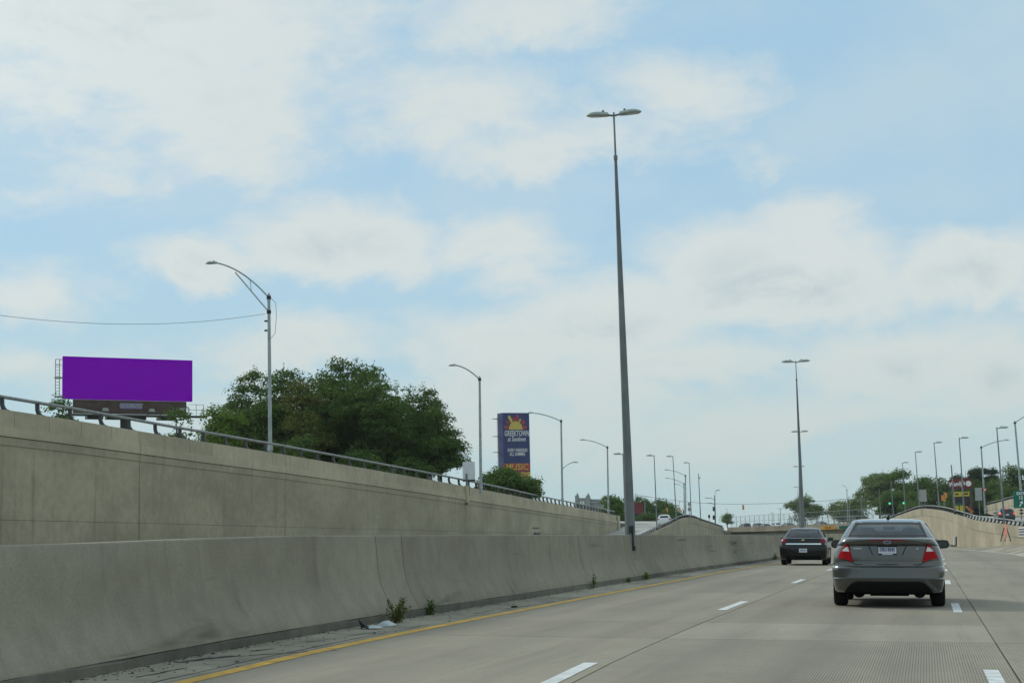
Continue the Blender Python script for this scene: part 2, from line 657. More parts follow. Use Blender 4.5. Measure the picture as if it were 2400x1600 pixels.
# ------------------------------------------------------------------ the lie of the road (road frame)
nd = spline([(-60, 1.3), (5, .75), (13.5, .36), (16, .18), (20, .05), (25, 0), (300, 0)])   # the median side swings in a little near the camera
XL = lambda x0, y: x0 + dm(y) + nd(y) * max(0.0, .7 - x0) / 7.9
dm = spline([(-60, 0), (95, 0), (112, -0.15), (130, -1.2), (171, -4.7), (257, -11.0), (363, -19.1), (660, -47.0), (790, -62.0)])
zr = spline([(-60, 0), (50, 0), (75, -.06), (100, -.11), (190, -.22), (257, -1.0), (330, -3.2), (400, -4.0), (800, -4.3), (2600, -4.4)])
LW = spline([(-60, -32), (84, -32), (117, -31.6), (162, -34.4), (195, -36.2), (215, -37.6)])
z_lt = spline([(-60, 6.2), (59, 5.56), (70, 5.39), (84, 5.2), (90, 5.09), (113, 4.6), (122, 4.4), (162, 3.98), (195, 3.6), (215, 3.35)])
LH = lambda y: -23.2 + dm(y)
RW = lambda y: 8.7 + dm(y)
z_lh = spline([(120, -.7), (150, .2), (175, 1.06), (185.5, 1.47), (197.5, 1.92), (208.5, 2.35), (220, 2.82), (236.5, 3.52), (246.5, 3.8), (258.5, 3.97), (271, 3.97), (289, 3.75), (320, 3.47), (361, 3.14), (425, 2.75)])
z_rh = spline([(90, 1.75), (120, 1.95), (138.5, 2.14), (148.5, 2.38), (157, 2.56), (166, 2.80), (175.5, 3.19), (185.5, 3.59), (196, 3.99), (207.5, 4.33), (221, 4.62), (231.5, 4.78), (242, 4.82), (266.5, 4.60), (287.5, 4.36), (314, 3.98), (336, 3.6)])
RAIL_H = 0.40
zA = lambda y: max(zr(y), z_lh(y) - 1.0) if y < 300 else z_lh(y) - 1.0
z_sh = spline([(-60, 0), (60, 0.0), (100, 0.75), (120, .82), (124, .79), (134, .56), (145, .36), (156, .18), (172, 0.0), (200, 0.0), (400, 0.0)])
zB = lambda y: z_rh(min(y, 240)) - 1.12 if y > 90 else z_rh(90) - 1.12 - (90 - y) * 0.004
zUL = lambda y: (z_lt(y) - 0.85) if y < 205 else max(2.45, 2.5)


# ------------------------------------------------------------------ ground, one sheet to the horizon
def ground():
    Ys = span(-60, 460, 8) + [500, 560, 640, 760, 950, 1250, 1700, 2400]
    rows = []
    for y in Ys:
        yc = min(y, 800)
        lw, lh, rw = LW(min(y, 300)) if y < 300 else LH(yc) - 14, LH(yc), RW(yc)
        up, za, zb = zUL(y), zA(min(y, 400)), zB(y)
        if y < 205:
            near = [(lw - 30, up), (lw - 0.42, up), (lw - 0.40, za - .25), (lh - .30, za - .03)]
        else:
            near = [(lw - 30, up), (lw - 0.42, up), (lw - 0.40, za - .02), (lh - .30, za - .02)]
        near += [(lh - .28, zr(y) - .3), (dm(yc) - 7.5, zr(y) - .3), (rw + .12, zr(y) - .3), (rw + .14, zb), (rw + 12, zb - 0.45), (rw + 16, zb + .3), (rw + 60, zb + .3)]
        pts = [W(x, y, z) for x, z in near]
        pts = [Vector((-2500, y, pts[0].z))] + pts + [Vector((2500, y, pts[-1].z))]
        rows.append(pts)
    n = len(rows[0])
    mb = MB()
    mb.add([p for r in rows for p in r], [(i * n + k, i * n + k + 1, (i + 1) * n + k + 1, (i + 1) * n + k) for i in range(len(rows) - 1) for k in range(n - 1)])
    return tag(mb.build('ground', 'ground dirt'), kind='structure')


ground()


def strip(name, x0, x1, z0, z1, Ys, mat, thick=0.0, parent=None, kind=None):
    """a band of pavement between two lines of the road frame"""
    rings = []
    for y in Ys:
        a, b = W(x0(y), y, z0(y)), W(x1(y), y, z1(y))
        if thick:
            dz = Vector((0, 0, -thick))
            rings.append([a, b, b + dz, a + dz])
        else:
            rings.append([a, b])
    mb = MB().loft(rings, closed=bool(thick), cap=bool(thick))
    o = mb.build(name, mat, parent)
    if kind:
        tag(o, kind=kind)
    return o


# roadbed under the slabs (what shows in the joints)
road = strip('road', lambda y: -7.9 + dm(y), lambda y: RW(y) + .1, lambda y: zr(y) - .022, lambda y: zr(y) - .022, span(-40, 460, 6), 'joint dirt', kind='structure')
# slabs, each its own piece, with open joints
cols = [(-7.17, -6.325, 'shoulder concrete'), (-6.305, -2.955, 'road concrete'), (-2.937, 0.704, 'road concrete'), (0.718, 5.70, 'road concrete')]
cuts = [-30, -11, 4.4, 19.75, 23.4, 35, 50.3, 65.6, 81, 96, 111.5, 127, 143, 160, 190, 230, 280, 340, 410]
for ci, (xa, xb, mt) in enumerate(cols):
    for a, b in zip(cuts[:-1], cuts[1:]):
        mat = mt
        if ci in (2, 3) and b < 20:
            mat = 'tined concrete'
        if ci in (2, 3) and a == 19.75:
            mat = 'smooth concrete'
        gap = 0.012 if 19 < b < 20 or 19 < a < 20 else 0.004
        strip('slab', lambda y, q=xa: XL(q, y), lambda y, q=xb: XL(q, y), zr, zr, span(a + gap, b - gap, 2 if a < 30 else 8), mat, thick=0.018, parent=road)
for a, b in zip(cuts[:-1], cuts[1:]):
    strip('slab', lambda y: 5.72 + dm(y), lambda y: RW(y) + .05, zr, lambda y: zr(y) + z_sh(y), span(a + .006, b - .006, 5), 'shoulder concrete', thick=0.018, parent=road)
tag(strip('opposite_road', lambda y: LW(y) + .1 if y < 150 else LH(y), lambda y: -8.0 + dm(y), zr, zr, span(-40, 400, 8), 'road concrete'), kind='structure')  # black line along the lip crease paints in the shade of its overhang
tag(strip('ramp_road', lambda y: (LW(y) if y < 215 else LH(y) - 14.3) + .1, lambda y: LH(y) - .45, lambda y: zA(y) + .02, lambda y: zA(y) + .02, span(140, 400, 5), 'ramp pavement'), kind='structure')
tag(strip('slip_road', lambda y: RW(y) + .5, lambda y: RW(y) + 11.8, lambda y: zB(y) + .02, lambda y: zB(y) - .42, span(92, 330, 5), 'ramp pavement'), kind='structure')
# the ramp's pale edge line on the left
strip('edge_line', lambda y: LW(y) + 2.6 + (y - 180) * .03, lambda y: LW(y) + 2.85 + (y - 180) * .03, lambda y: zA(y) + .03, lambda y: zA(y) + .03, span(160, 214, 4), 'white paint', kind='structure')

# painted lines, sheets just above the slabs
Zp = lambda y: zr(y) + .004
yl = strip('yellow_edge_line', lambda y: XL(-6.24, y), lambda y: XL(-6.08, y), Zp, Zp, span(-30, 300, 2), 'yellow paint', kind='structure')
wl = strip('white_edge_line', lambda y: 5.46 + dm(y), lambda y: 5.64 + dm(y), Zp, Zp, span(-30, 300, 4), 'white paint', kind='structure')
xr_dash = spline([(-30, .53), (15, .52), (21, .46), (28, .44), (45, .49), (60, .60), (80, .73), (104, .92), (400, .92)])
lane = tag(bpy.data.objects.new('lane_marking', None), kind='structure')
COL.objects.link(lane)
for k in range(-2, 8):
    y0 = 27.15 + 14.9 * k
    ys = span(y0, y0 + 3.6, 1.0)
    strip('dash', lambda y: XL(-3.20, y), lambda y: XL(-3.06, y), Zp, Zp, ys, 'white paint', parent=lane)
    strip('dash', lambda y: xr_dash(y) - .06 + dm(y), lambda y: xr_dash(y) + .07 + dm(y), Zp, Zp, ys, 'white paint', parent=lane)

# ------------------------------------------------------------------ median barrier
bar = thing('median_barrier', W(-7.6, 40, 0), 'long grey concrete median barrier beside the yellow line', 'barrier')
ztop_b = spline([(-60, 1.06), (10, 1.09), (14, 1.11), (20, 1.17), (40, 1.16), (70, 1.135), (90, 1.06), (105, 1.02), (190, .88), (257, .12), (330, -2.1), (400, -2.9)])
bar_anchor = lambda y: W(XL(-7.17, y), y, zr(y))
prof_b = lambda y: [(-.015, .10), (-.02, .13), (-.085, .25), (-.145, .36), (-.19, .47), (-.222, .60), (-.245, .75), (-.275, ztop_b(y) - zr(y) - .015), (-.29, ztop_b(y) - zr(y)), (-.70, ztop_b(y) - zr(y)), (-.715, ztop_b(y) - zr(y) - .015), (-.75, .60), (-.82, .42), (-.97, .16), (-.97, .12)]
joints = [-30, -18, -8, 2, 23.0, 24.25, 34.4, 43.4, 46.0, 54, 64, 76, 88, 100, 103.5, 106, 120, 135, 150, 168, 174, 200, 230, 254, 290, 340, 400]
for a, b in zip(joints[:-1], joints[1:]):
    sweep(bar_anchor, prof_b, span(a + .013, b - .013, 3)).build('barrier_segment', 'barrier concrete', bar, smooth=True, angle=40)
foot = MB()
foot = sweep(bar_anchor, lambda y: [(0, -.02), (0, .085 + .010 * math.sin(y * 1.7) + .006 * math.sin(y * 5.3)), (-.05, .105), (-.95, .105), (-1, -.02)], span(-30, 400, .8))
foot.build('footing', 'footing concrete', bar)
core = sweep(bar_anchor, lambda y: [(-.25, .1), (-.33, ztop_b(y) - zr(y) - .05), (-.66, ztop_b(y) - zr(y) - .05), (-.75, .1)], span(-30, 400, 4))
core.build('joint_core', 'joint dirt', bar)

# grit washed against the barrier foot and cracks in the shoulder
grit = MB()
for k in range(3000):
    y = rng.uniform(10, 90)
    edge = abs(rng.normal(0, .07)) if rng.random() < .8 else rng.uniform(0, .8)
    x = -7.165 + edge + (0.25 * max(0, math.sin(y * .9 + 1)) * rng.random() ** 3)
    s = rng.uniform(.004, .015) * (1.8 if rng.random() < .06 else 1)
    p = W(XL(x, y), y, zr(y) + .001)
    n = 5
    ring = [p + Vector((math.cos(t) * s * rng.uniform(.6, 1.2), math.sin(t) * s * 2.0 * rng.uniform(.5, 1.3), 0)) for t in np.linspace(0, 2 * math.pi, n, endpoint=False)]
    grit.add(ring + [p + Vector((0, 0, s * .5))], [(i, (i + 1) % n, n) for i in range(n)])
go = grit.build('gutter_grit', 'joint dirt')
tag(go, 'black grit washed along the foot of the median barrier', 'grit', kind='stuff')
crk = MB()


def crack(pts, w):
    ps = []
    for (xa, ya), (xb, yb) in zip(pts[:-1], pts[1:]):
        for t in np.linspace(0, 1, 9)[:-1]:
            ps.append((xa + (xb - xa) * t + rng.normal(0, .012), ya + (yb - ya) * t))
    ring = []
    for x, y in ps:
        q = w * rng.uniform(.2, 1.3)
        ring.append([W(XL(x - q, y), y, zr(y) + .0025), W(XL(x + q, y), y, zr(y) + .0025)])
    crk.loft(ring, closed=False, cap=False)


crack([(-6.42, 12), (-6.40, 17), (-6.43, 24), (-6.41, 31)], .012)
crack([(-6.95, 15.4), (-6.7, 15.9), (-6.3, 16.6), (-6.0, 17.0)], .02)
crack([(-6.8, 17.5), (-6.6, 19.5), (-6.5, 21.5)], .012)
crack([(-6.6, 25), (-6.55, 26.5), (-6.42, 28.5)], .018)
crack([(-7.0, 15.0), (-6.9, 15.6), (-6.75, 16.0)], .05)
crack([(-6.85, 16.6), (-6.75, 17.1)], .04)
crack([(-6.75, 13.4), (-6.7, 14.6)], .02)
tag(crk.build('pavement_cracks', 'joint dirt'), 'dark tarry cracks in the shoulder along the yellow line', 'crack', kind='stuff')

# ------------------------------------------------------------------ left retaining wall
wl_base = W(-32, 70, 0)
wall = thing('retaining_wall', wl_base, 'tall tan concrete retaining wall with stepped coping on the left', 'wall')
cop = lambda y: W(LW(y), y, z_lt(y))
seam_z = spline([(20, 1.78), (59, 1.65), (90, 1.47), (120, 1.3), (215, .9)])
PST0, PSTEP = 58.4, 2.55
ks = range(-14, 64)
for k in ks:
    a, b = PST0 + PSTEP * k + .45, PST0 + PSTEP * (k + 1) + .45
    if b > 213:
        break
    sweep(cop, lambda y: [(-.32, -.60), (-.32, 0), (0, 0), (.0, -.60)], [a + .017, b - .017]).build('parapet_panel', 'coping concrete', wall)
cj = [20, 66.6, 118, 165, 205, 213]
for a, b in zip(cj[:-1], cj[1:]):
    ys = span(a + .025, b - .025, 6)
    sweep(cop, lambda y: [(-.36, -.95), (-.36, -.605), (.035, -.605), (.035, -.95)], ys).build('fascia_band', 'coping concrete', wall)
    sweep(cop, lambda y: [(-.38, -1.26), (-.38, -.975), (.0, -.975), (.0, -1.26)], ys).build('lower_band', 'wall concrete', wall)
    sweep(cop, lambda y: [(-.40, seam_z(y) + .006 - z_lt(y)), (-.40, -1.265), (-.03, -1.265), (-.03, seam_z(y) + .006 - z_lt(y))], ys).build('wall_panel', 'wall concrete', wall)
    sweep(cop, lambda y: [(-.40, zr(y) - .1 - z_lt(y)), (-.40, seam_z(y) - .006 - z_lt(y)), (-.03, seam_z(y) - .006 - z_lt(y)), (-.03, zr(y) - .1 - z_lt(y))], ys).build('wall_panel', 'wall concrete', wall)
sweep(cop, lambda y: [(-.42, zr(y) - .3 - z_lt(y)), (-.42, -.08), (-.09, -.08), (-.09, zr(y) - .3 - z_lt(y))], span(20, 213, 6)).build('backing', 'joint dirt', wall)
e = cop(213.2)
MB().box(e.x - .45, e.x + .12, e.y, e.y + 1.3, e.z - 3.2, e.z + .02).build('end_block', 'coping concrete', wall)
q = at(1256, 1237, 139)
MB().obox(q, (.02, 0, 0), (0, 1.1, 0), (0, 0, .06)).obox(q + Vector((.05, .2, -.45)), (.09, 0, 0), (0, .9, 0), (0, .16, .10)).build('bracket_box', 'rail steel', wall)


def railing(name, label, base, anchor, side, Ys, tube_r=.06, group=None, mat='rail steel', hgt=RAIL_H):
    t = thing(name, base, label, 'railing', group)
    # post: flared plate leaning to the traffic side
    s = side
    h = hgt - .05
    prof = [(.10 * s, 0), (.06 * s, .03), (-.02 * s, .12), (-.06 * s, .22), (-.07 * s, h), (-.20 * s, h), (-.19 * s, .2), (-.15 * s, .08), (-.12 * s, 0)]
    mb = MB().prism([(x, -.055, z) for x, z in prof], (0, .11, 0))
    mb.box(min(-.17 * s, .12 * s), max(-.17 * s, .12 * s), -.11, .11, -.012, .016)
    me = mb.mesh('post', mat)
    for y in Ys:
        put(me, 'post', t, local=True, loc=anchor(y) - Vector(base))
    pts = [anchor(y) + Vector((-.13 * s, 0, h + .02)) for y in span(Ys[0] - 1.0, Ys[-1] + 1.0, 2.4)]
    MB().tube(pts, tube_r, 8).build('rail', 'rail tube steel', t, smooth=True)
    return t


railing('wall_railing', 'grey tube railing on curved posts along the left retaining wall', cop(62.5), lambda y: cop(y) + Vector((-.12, 0, 0)), 1, [PST0 + PSTEP * k for k in ks if PST0 + PSTEP * k < 212], tube_r=.065, hgt=.52)

# ------------------------------------------------------------------ humped ramp walls
lh_cop = lambda y: W(LH(y), y, z_lh(y) - RAIL_H)
rh_cop = lambda y: W(RW(y), y, z_rh(y) - RAIL_H)
lhw = thing('ramp_wall', W(LH(240), 240, zr(240)), 'humped concrete ramp wall left of the median, ending at the overpass', 'wall')
rhw = thing('ramp_wall', W(RW(210), 210, zr(210)), 'sunlit humped concrete ramp wall on the right side of the road', 'wall')
for wthing, copf, s, lim in ((lhw, lh_cop, 1, (150, 402)), (rhw, rh_cop, -1, (96, 336))):
    ys = span(lim[0], lim[1], 14.2)
    for a, b in zip(ys[:-1], ys[1:]):
        st = span(a + .01, b - .01, 3.5)
        sweep(copf, lambda y: [(-.34 * s, -.88), (-.34 * s, 0), (0, 0), (0, -.88)], st).build('parapet', 'ramp wall concrete', wthing)
        sweep(copf, lambda y: [(-.34 * s, zr(y) - .3 - (copf(y) - W(0, y, 0)).z), (-.34 * s, -.90), (-.05 * s, -.90), (-.05 * s, min(-.95, zr(y) - 1.0 - copf(y).z))], st).build('wall_panel', 'ramp wall concrete', wthing)
        sweep(copf, lambda y: [(-.30 * s, -.95), (-.30 * s, -.85), (-.07 * s, -.85), (-.07 * s, -.95)], st).build('groove', 'joint dirt', wthing)
railing('ramp_railing', 'low tube railing following the hump of the left ramp wall', lh_cop(200), lambda y: lh_cop(y) + Vector((-.14, 0, 0)), 1, span(152, 400, 2.41), mat='ramp rail steel')
railing('ramp_railing', 'low tube railing following the hump of the sunlit right ramp wall', rh_cop(200), lambda y: rh_cop(y) + Vector((.14, 0, 0)), -1, span(98, 334, 2.41), mat='ramp rail steel')

# second parapet, high on the right
A2, B2 = at(2310.4, 1184, 330), at(2404, 1160, 228)
Ab, Bb = at(2310, 1196, 330), at(2404, 1216, 228)
hw = thing('service_wall', (Ab + Bb) / 2, 'tan concrete wall climbing above the slip road at the right edge', 'wall')
nseg = 8
for i in range(nseg):
    t0, t1 = i / nseg, (i + 1) / nseg - .002
    tp = [A2.lerp(B2, t) for t in (t0, t1)]
    bt = [Ab.lerp(Bb, t) - Vector((0, 0, .5)) for t in (t0, t1)]
    md = [Vector((p.x, p.y, p.z - min(1.0, (p.z - q.z) * .9))) for p, q in zip(tp, bt)]
    MB().prism([md[0], md[1], tp[1], tp[0]], (.35, .1, 0)).build('parapet', 'ramp wall concrete', hw)
    lo = [Vector((p.x + .05, p.y, p.z - .02)) for p in md]
    MB().prism([bt[0] + Vector((.05, 0, 0)), bt[1] + Vector((.05, 0, 0)), lo[1], lo[0]], (.3, .1, 0)).build('wall_panel', 'ramp wall concrete', hw)
railing('service_railing', 'short tube railing on the tan wall behind the exit sign', A2, lambda y: A2.lerp(B2, (330 - y) / 102) + Vector((.15, 0, 0)), -1, span(232, 329, 2.41), mat='ramp rail steel')

# ------------------------------------------------------------------ overpass
AL, BR = at(1704, 1235.3, 402), at(2075, 1222, 322)
ub = (BR - AL); ub.z = 0; LB = ub.length; ub.normalize()
nb = Vector((ub.y, -ub.x, 0))            # towards the camera
if nb.y > 0:
    nb = -nb
slope = (BR.z - AL.z) / LB
bridge = thing('overpass', (AL + BR) / 2 - Vector((0, 0, 2)), 'low concrete overpass carrying traffic across the freeway ahead', 'bridge')


def bpt(s, n, z):
    return Vector((AL.x, AL.y, 0)) + ub * s - nb * n + Vector((0, 0, AL.z + slope * s + z))


zbot = lambda s: at(1704, 1251.8, 403).z - AL.z + (at(2075, 1249.5, 323).z - BR.z - at(1704, 1251.8, 403).z + AL.z) * s / LB


def bbar(s0, s1, n0, n1, zf0, zf1):
    v = [bpt(s, n, (zf0(s) if k == 0 else zf1(s))) for s in (s0, s1) for n in (n0, n1) for k in (0, 1)]
    return MB().add(v, [(0, 1, 3, 2), (4, 6, 7, 5), (0, 4, 5, 1), (2, 3, 7, 6), (1, 5, 7, 3), (0, 2, 6, 4)])


cst = lambda c: (lambda s: c)
npan = 6
for i in range(npan):
    a, b = LB * i / npan + .01, LB * (i + 1) / npan - .01
    bbar(a, b, 0, .35, cst(-.80), cst(0)).build('parapet_panel', 'bridge concrete', bridge)
    bbar(a, b, 13.6, 13.95, cst(-.80), cst(0)).build('parapet_panel', 'bridge concrete', bridge)
bbar(-1, LB + 3, -.06, 14, cst(-1.12), cst(-.81)).build('deck_edge', 'bridge concrete', bridge)
for k in range(5):
    bbar(0, LB + 2, .9 + k * 2.9, 1.4 + k * 2.9, zbot, cst(-1.125)).build('girder', 'bridge concrete', bridge)
fen = thing('bridge_fence', bpt(LB * .3, .2, 0), 'tall chain link fence along the near edge of the overpass', 'fence')
fen2 = thing('bridge_fence', bpt(LB * .3, 13.8, 0), 'far chain link fence seen through the near one on the overpass', 'fence')
pm = MB().tube([(0, 0, 0), (0, 0, 2.45)], .045, 6).mesh('post', 'galvanised steel')
pm2 = MB().tube([(0, 0, 0), (0, 0, 1.7)], .045, 6).mesh('post', 'galvanised steel')
for tF, n, h, mesh_ in ((fen, .2, 2.45, pm), (fen2, 13.8, 1.7, pm2)):
    S = span(3.0, LB * .93, 3.1)
    for s in S:
        put(mesh_, 'post', tF, local=True, loc=bpt(s, n, 0) - tF.location)
    for zz in (h, h * .5):
        MB().tube([bpt(S[0], n, zz), bpt(S[-1], n, zz)], .03, 6).build('fence_rail', 'galvanised steel', tF)
    wire = MB()
    for s in np.arange(S[0], S[-1] - 2, .45):
        for d in (1, -1):
            a = bpt(s if d > 0 else s + h * .6, n + .03 * d, .05)
            b = bpt(s + h * .6 if d > 0 else s, n + .03 * d, h - .02)
            wire.tube([a, b], .005, 3, cap=False)
    tag(wire.build('chain_link', 'galvanised steel', tF), kind='stuff')

# ------------------------------------------------------------------ street lights


def luminaire_mb(L=.6, w=.16, h=.10):
    """flat LED head, root at origin, pointing along +x"""
    rings = []
    for t, ww, zz in ((0, .45, .55), (.03, .62, .75), (.3, .85, .95), (.55, 1, 1), (.75, .92, .85), (.9, .62, .55), (1, .18, .2)):
        r = []
        for k in range(10):
            a = k * 2 * math.pi / 10
            y = math.cos(a) * w * ww
            z = math.sin(a) * h * zz
            z = max(z, -h * .28)
            r.append((t * L, y, z))
        rings.append(r)
    return MB().loft(rings)


LUM = luminaire_mb().mesh('luminaire', 'luminaire grey', True)
LENS = MB().box(.22, .5, -.09, .09, -.04, -.03).mesh('lens', 'lens')
KNOB = MB().tube([(.15, 0, .05), (.15, 0, .13)], .03, 8).mesh('photocell', 'dark metal')


def head(t, p, ang, scale=1.0, tilt=0.0, detail=True):
    o = put(LUM, 'luminaire', t, local=True, loc=Vector(p) - t.location)
    o.rotation_euler = (0, -tilt, ang)
    o.scale = (scale,) * 3
    if detail:
        l = put(LENS, 'lens', o, local=True)
        k = put(KNOB, 'photocell', o, local=True)
    return o


def mast(label, px_base, px_top, Y, r0, r1, heads, mat='pole steel', L=.6, neck=True, base_z=None, group=None, name='mast_light', hs=1.0):
    """straight tapered pole with flat heads; heads: +1 right, -1 left"""
    b = at(px_base[0], px_base[1], Y)
    t = at(px_top[0], px_top[1], Y)
    if base_z is not None:
        d = (t - b) / (t.z - b.z)
        b = b + d * (base_z - b.z)
    o = thing(name, b, label, 'street light', group)
    if neck:
        m = b.lerp(t, .90)
        MB().tube([b, b.lerp(t, .5), m], [r0, (r0 + r1) / 2 * 1.04, r1], 12).tube([m - Vector((0, 0, .06)), m + Vector((0, 0, .06))], r1 * 1.35, 10).build('pole', mat, o, smooth=True)
        MB().tube([m, t], [r1 * .72, r1 * .62], 10).build('neck', 'galvanised steel', o, smooth=True)
    else:
        MB().tube([b, b.lerp(t, .5), t], [r0, (r0 + r1) / 2, r1], 10).build('pole', mat, o, smooth=True)
    MB().tube([b - Vector((0, 0, .05)), b + Vector((0, 0, .22))], r0 * 1.5, 10).build('base_plate', 'dark metal', o, smooth=True)
    for s in heads:
        p = t + Vector((0, 0, -.09 * hs))
        arm = MB().tube([p, p + Vector((s * .18 * hs, 0, .03 * hs))], .028 * hs, 8)
        arm.build('arm', mat, o)
        head(o, p + Vector((s * .15 * hs, 0, .03 * hs)), 0 if s > 0 else math.pi, hs, .05)
    return o


g_med = 'twin head lights standing in the median barrier'
for lab, bx, by, tx, ty, Y in (
        ('tallest twin head steel light pole rising from the median barrier', 1478, 1252, 1438.5, 264, 44.9),
        ('second tallest twin head light pole behind the dark sedan', 1882, 1246, 1865, 845, 106),
        ('third twin head light pole, its heads halfway up the second pole', 1880.5, 1245, 1874, 1010, 176),
        ('fourth twin head light pole, partly hidden behind the second pole', 1875, 1247, 1872, 1092, 262),
        ('fifth twin head light pole, smallest in front of the round tree', 1871, 1247, 1869.5, 1140, 366)):
    bz = W(-7.66, 0, 0).z + zr(Y) if Y < 120 else at(bx, by, Y).z - 2.5
    k = 1.0
    mast(lab, (bx, by), (tx, ty), Y, .135 * k, .04 * k, (-1, 1), base_z=bz, group=g_med, hs=1.0 if Y < 60 else 1.15)
# conduit clip on the barrier face at the big pole
c = at(1489, 1252, 44.4)
c = W(-7.43, 44.9 - .9, 1.19)
cd = thing('conduit_clip', c, 'small dark conduit box strapped to the barrier beneath the tallest pole', 'conduit')
MB().tube([W(-7.47, 44.6, 1.30), W(-7.43, 44.6, 1.25), W(-7.425, 44.6, .86)], .022, 8).build('pipe', 'dark metal', cd)
MB().obox(W(-7.395, 44.6, .80), (.035, 0, 0), (0, .07, 0), (0, 0, .06)).build('junction_box', 'dark metal', cd)
MB().obox(W(-7.46, 44.62, 1.29), (.06, 0, 0), (0, .10, 0), (0, 0, .09)).build('strap', 'dark metal', cd)

# ramp masts with one flat head
for side, rows, wz in ((1, (
        ('single head mast nearest the exit sign on the right ramp wall', 2354, 1222, 2336, 1001, 133.5),
        ('single head mast in front of the red oval sign, its head pointing right', 2260, 1201, 2248, 1025, 169),
        ('single head mast on the crest of the right ramp wall', 2201, 1186, 2189, 1036, 199),
        ('single head mast beside the grey double sign back', 2155, 1187, 2145, 1058, 231),
        ('single head mast in front of the tall pale green trees', 2122, 1197, 2115, 1083, 262)), rh_cop),
        (-1, (
        ('single head mast just left of the tallest median pole', 1467, 1252, 1460, 1062, 157),
        ('single head mast behind the white car on the left ramp', 1540, 1240, 1533, 1066, 186),
        ('single head mast rising from the rising slope of the left ramp wall', 1585, 1212, 1577, 1068, 210),
        ('single head mast on the crest of the left ramp wall', 1620, 1206, 1615, 1083, 244)), lh_cop)):
    for lab, bx, by, tx, ty, Y in rows:
        # stand each mast just behind the parapet, where the wall line passes its place
        def scr(y_):
            v_ = CAM_R.transposed() @ (wz(y_) + Vector((.24 * side, 0, 0)) - CAM_P)
            return v_.x / -v_.z * F_PX + 1200
        Y = min(np.arange(Y - 40, Y + 60, .25), key=lambda q: abs(scr(q) - bx))
        bz = wz(Y).z - .25
        mast(lab, (bx, by), (tx, ty), Y, .085, .045, (side,), mat='galvanised steel', base_z=bz, group='ramp mast lights', neck=False, hs=1.25, name='ramp_light')
for lab, bx, by, tx, ty, Y in (('bare steel mast with a small camera on the left ramp wall', 1642, 1213, 1637, 1109, 275), ('bare steel mast left of the red oval sign', 2238, 1194, 2229.5, 1089, 181),
                               ('thin bare mast between the green traffic signals', 2094, 1206, 2088, 1126, 290), ('thin bare mast left of the green traffic signals', 2064, 1212, 2061, 1145, 315)):
    o = mast(lab, (bx, by), (tx, ty), Y, .085, .06, (), mat='galvanised steel', neck=False, name='bare_mast', base_z=at(bx, by, Y).z - .4)
    if 'camera' in lab:
        p = at(tx + 3, ty + 9, Y)
        MB().tube([p, p + Vector((0, 0, -.22))], [.12, .05], 8).build('camera', 'dark metal', o)


def davit(label, px_base, px_top, px_tip, Y, r0=.1, r1=.075, truss=False, mat='pale steel', extra=None, group='street lights on the service drive', lh=1.0):
    b, t, tip = at(*px_base, Y), at(*px_top, Y), at(*px_tip, Y)
    b = b - Vector((0, 0, .5))
    o = thing('street_light', b, label, 'street light', group)
    MB().tube([b, b.lerp(t, .5), t], [r0, (r0 + r1) / 2, r1], 12).tube([t - Vector((0, 0, .05)), t + Vector((0, 0, .12))], [r1 * 1.2, r1 * .5], 10).build('pole', mat, o, smooth=True)
    MB().tube([b + Vector((0, 0, .38)), b + Vector((0, 0, .72))], [r0 * 1.45, r0 * 1.2], 10).build('base_cover', mat, o, smooth=True)

    def curve(p0, p1, n=14):
        """arm rising straight then levelling off at its tip"""
        pts = []
        for i in range(n + 1):
            s = i / n
            e = 1 - (1 - s) ** 2.0 if s > .0 else 0
            lin = s
            k = lin * .35 + e * .65
            pts.append(Vector((p0.x + (p1.x - p0.x) * s, p0.y + (p1.y - p0.y) * s, p0.z + (p1.z - p0.z) * k)))
        return pts
    a0 = t + Vector((0, 0, -.12))
    d = (tip - a0); d.z = 0; d.normalize()
    ang = math.atan2(d.y, d.x)
    root = tip - d * .62 * lh
    am = curve(a0, root)
    MB().tube(am, .04 if truss else .045, 8).build('arm', mat, o, smooth=True)
    MB().tube([a0 - Vector((0, 0, .09)), a0 + Vector((0, 0, .09))], r1 * 1.5, 10).build('collar', 'dark metal', o)
    if truss:
        low = t + Vector((0, 0, -.88))
        j = am[9] + Vector((0, 0, -.14))
        MB().tube([low, j], .035, 8).build('strut', mat, o)
        m1, m2 = low.lerp(j, .52), am[5]
        MB().tube([m1, m2], .02, 6).build('web', mat, o)
        MB().tube([low - Vector((0, 0, .09)), low + Vector((0, 0, .09))], r1 * 1.5, 10).build('collar', 'dark metal', o)
        lp = [a0 + Vector((.08, 0, 0)), a0 + Vector((.38, 0, -.3)), a0 + Vector((.42, 0, -1.0)), a0 + Vector((.34, 0, -1.9)), a0 + Vector((.12, 0, -2.15))]
        MB().tube(lp, .012, 6).build('cable_loop', 'dark metal', o)
        for dz in (-1.35, -1.85):
            MB().tube([t + Vector((-.24, 0, dz)), t + Vector((-.10, 0, dz))], .05, 8).build('insulator', 'dark metal', o)
    head(o, root, ang, lh, .02)
    if extra:
        e0, e1 = at(*extra[0], Y), at(*extra[1], Y)
        d2 = (e1 - e0); d2.z = 0; d2.normalize()
        MB().tube(curve(e0, e1 - d2 * .5), .035, 8).build('arm', mat, o, smooth=True)
        head(o, e1 - d2 * .5, math.atan2(d2.y, d2.x), .9)
    return o


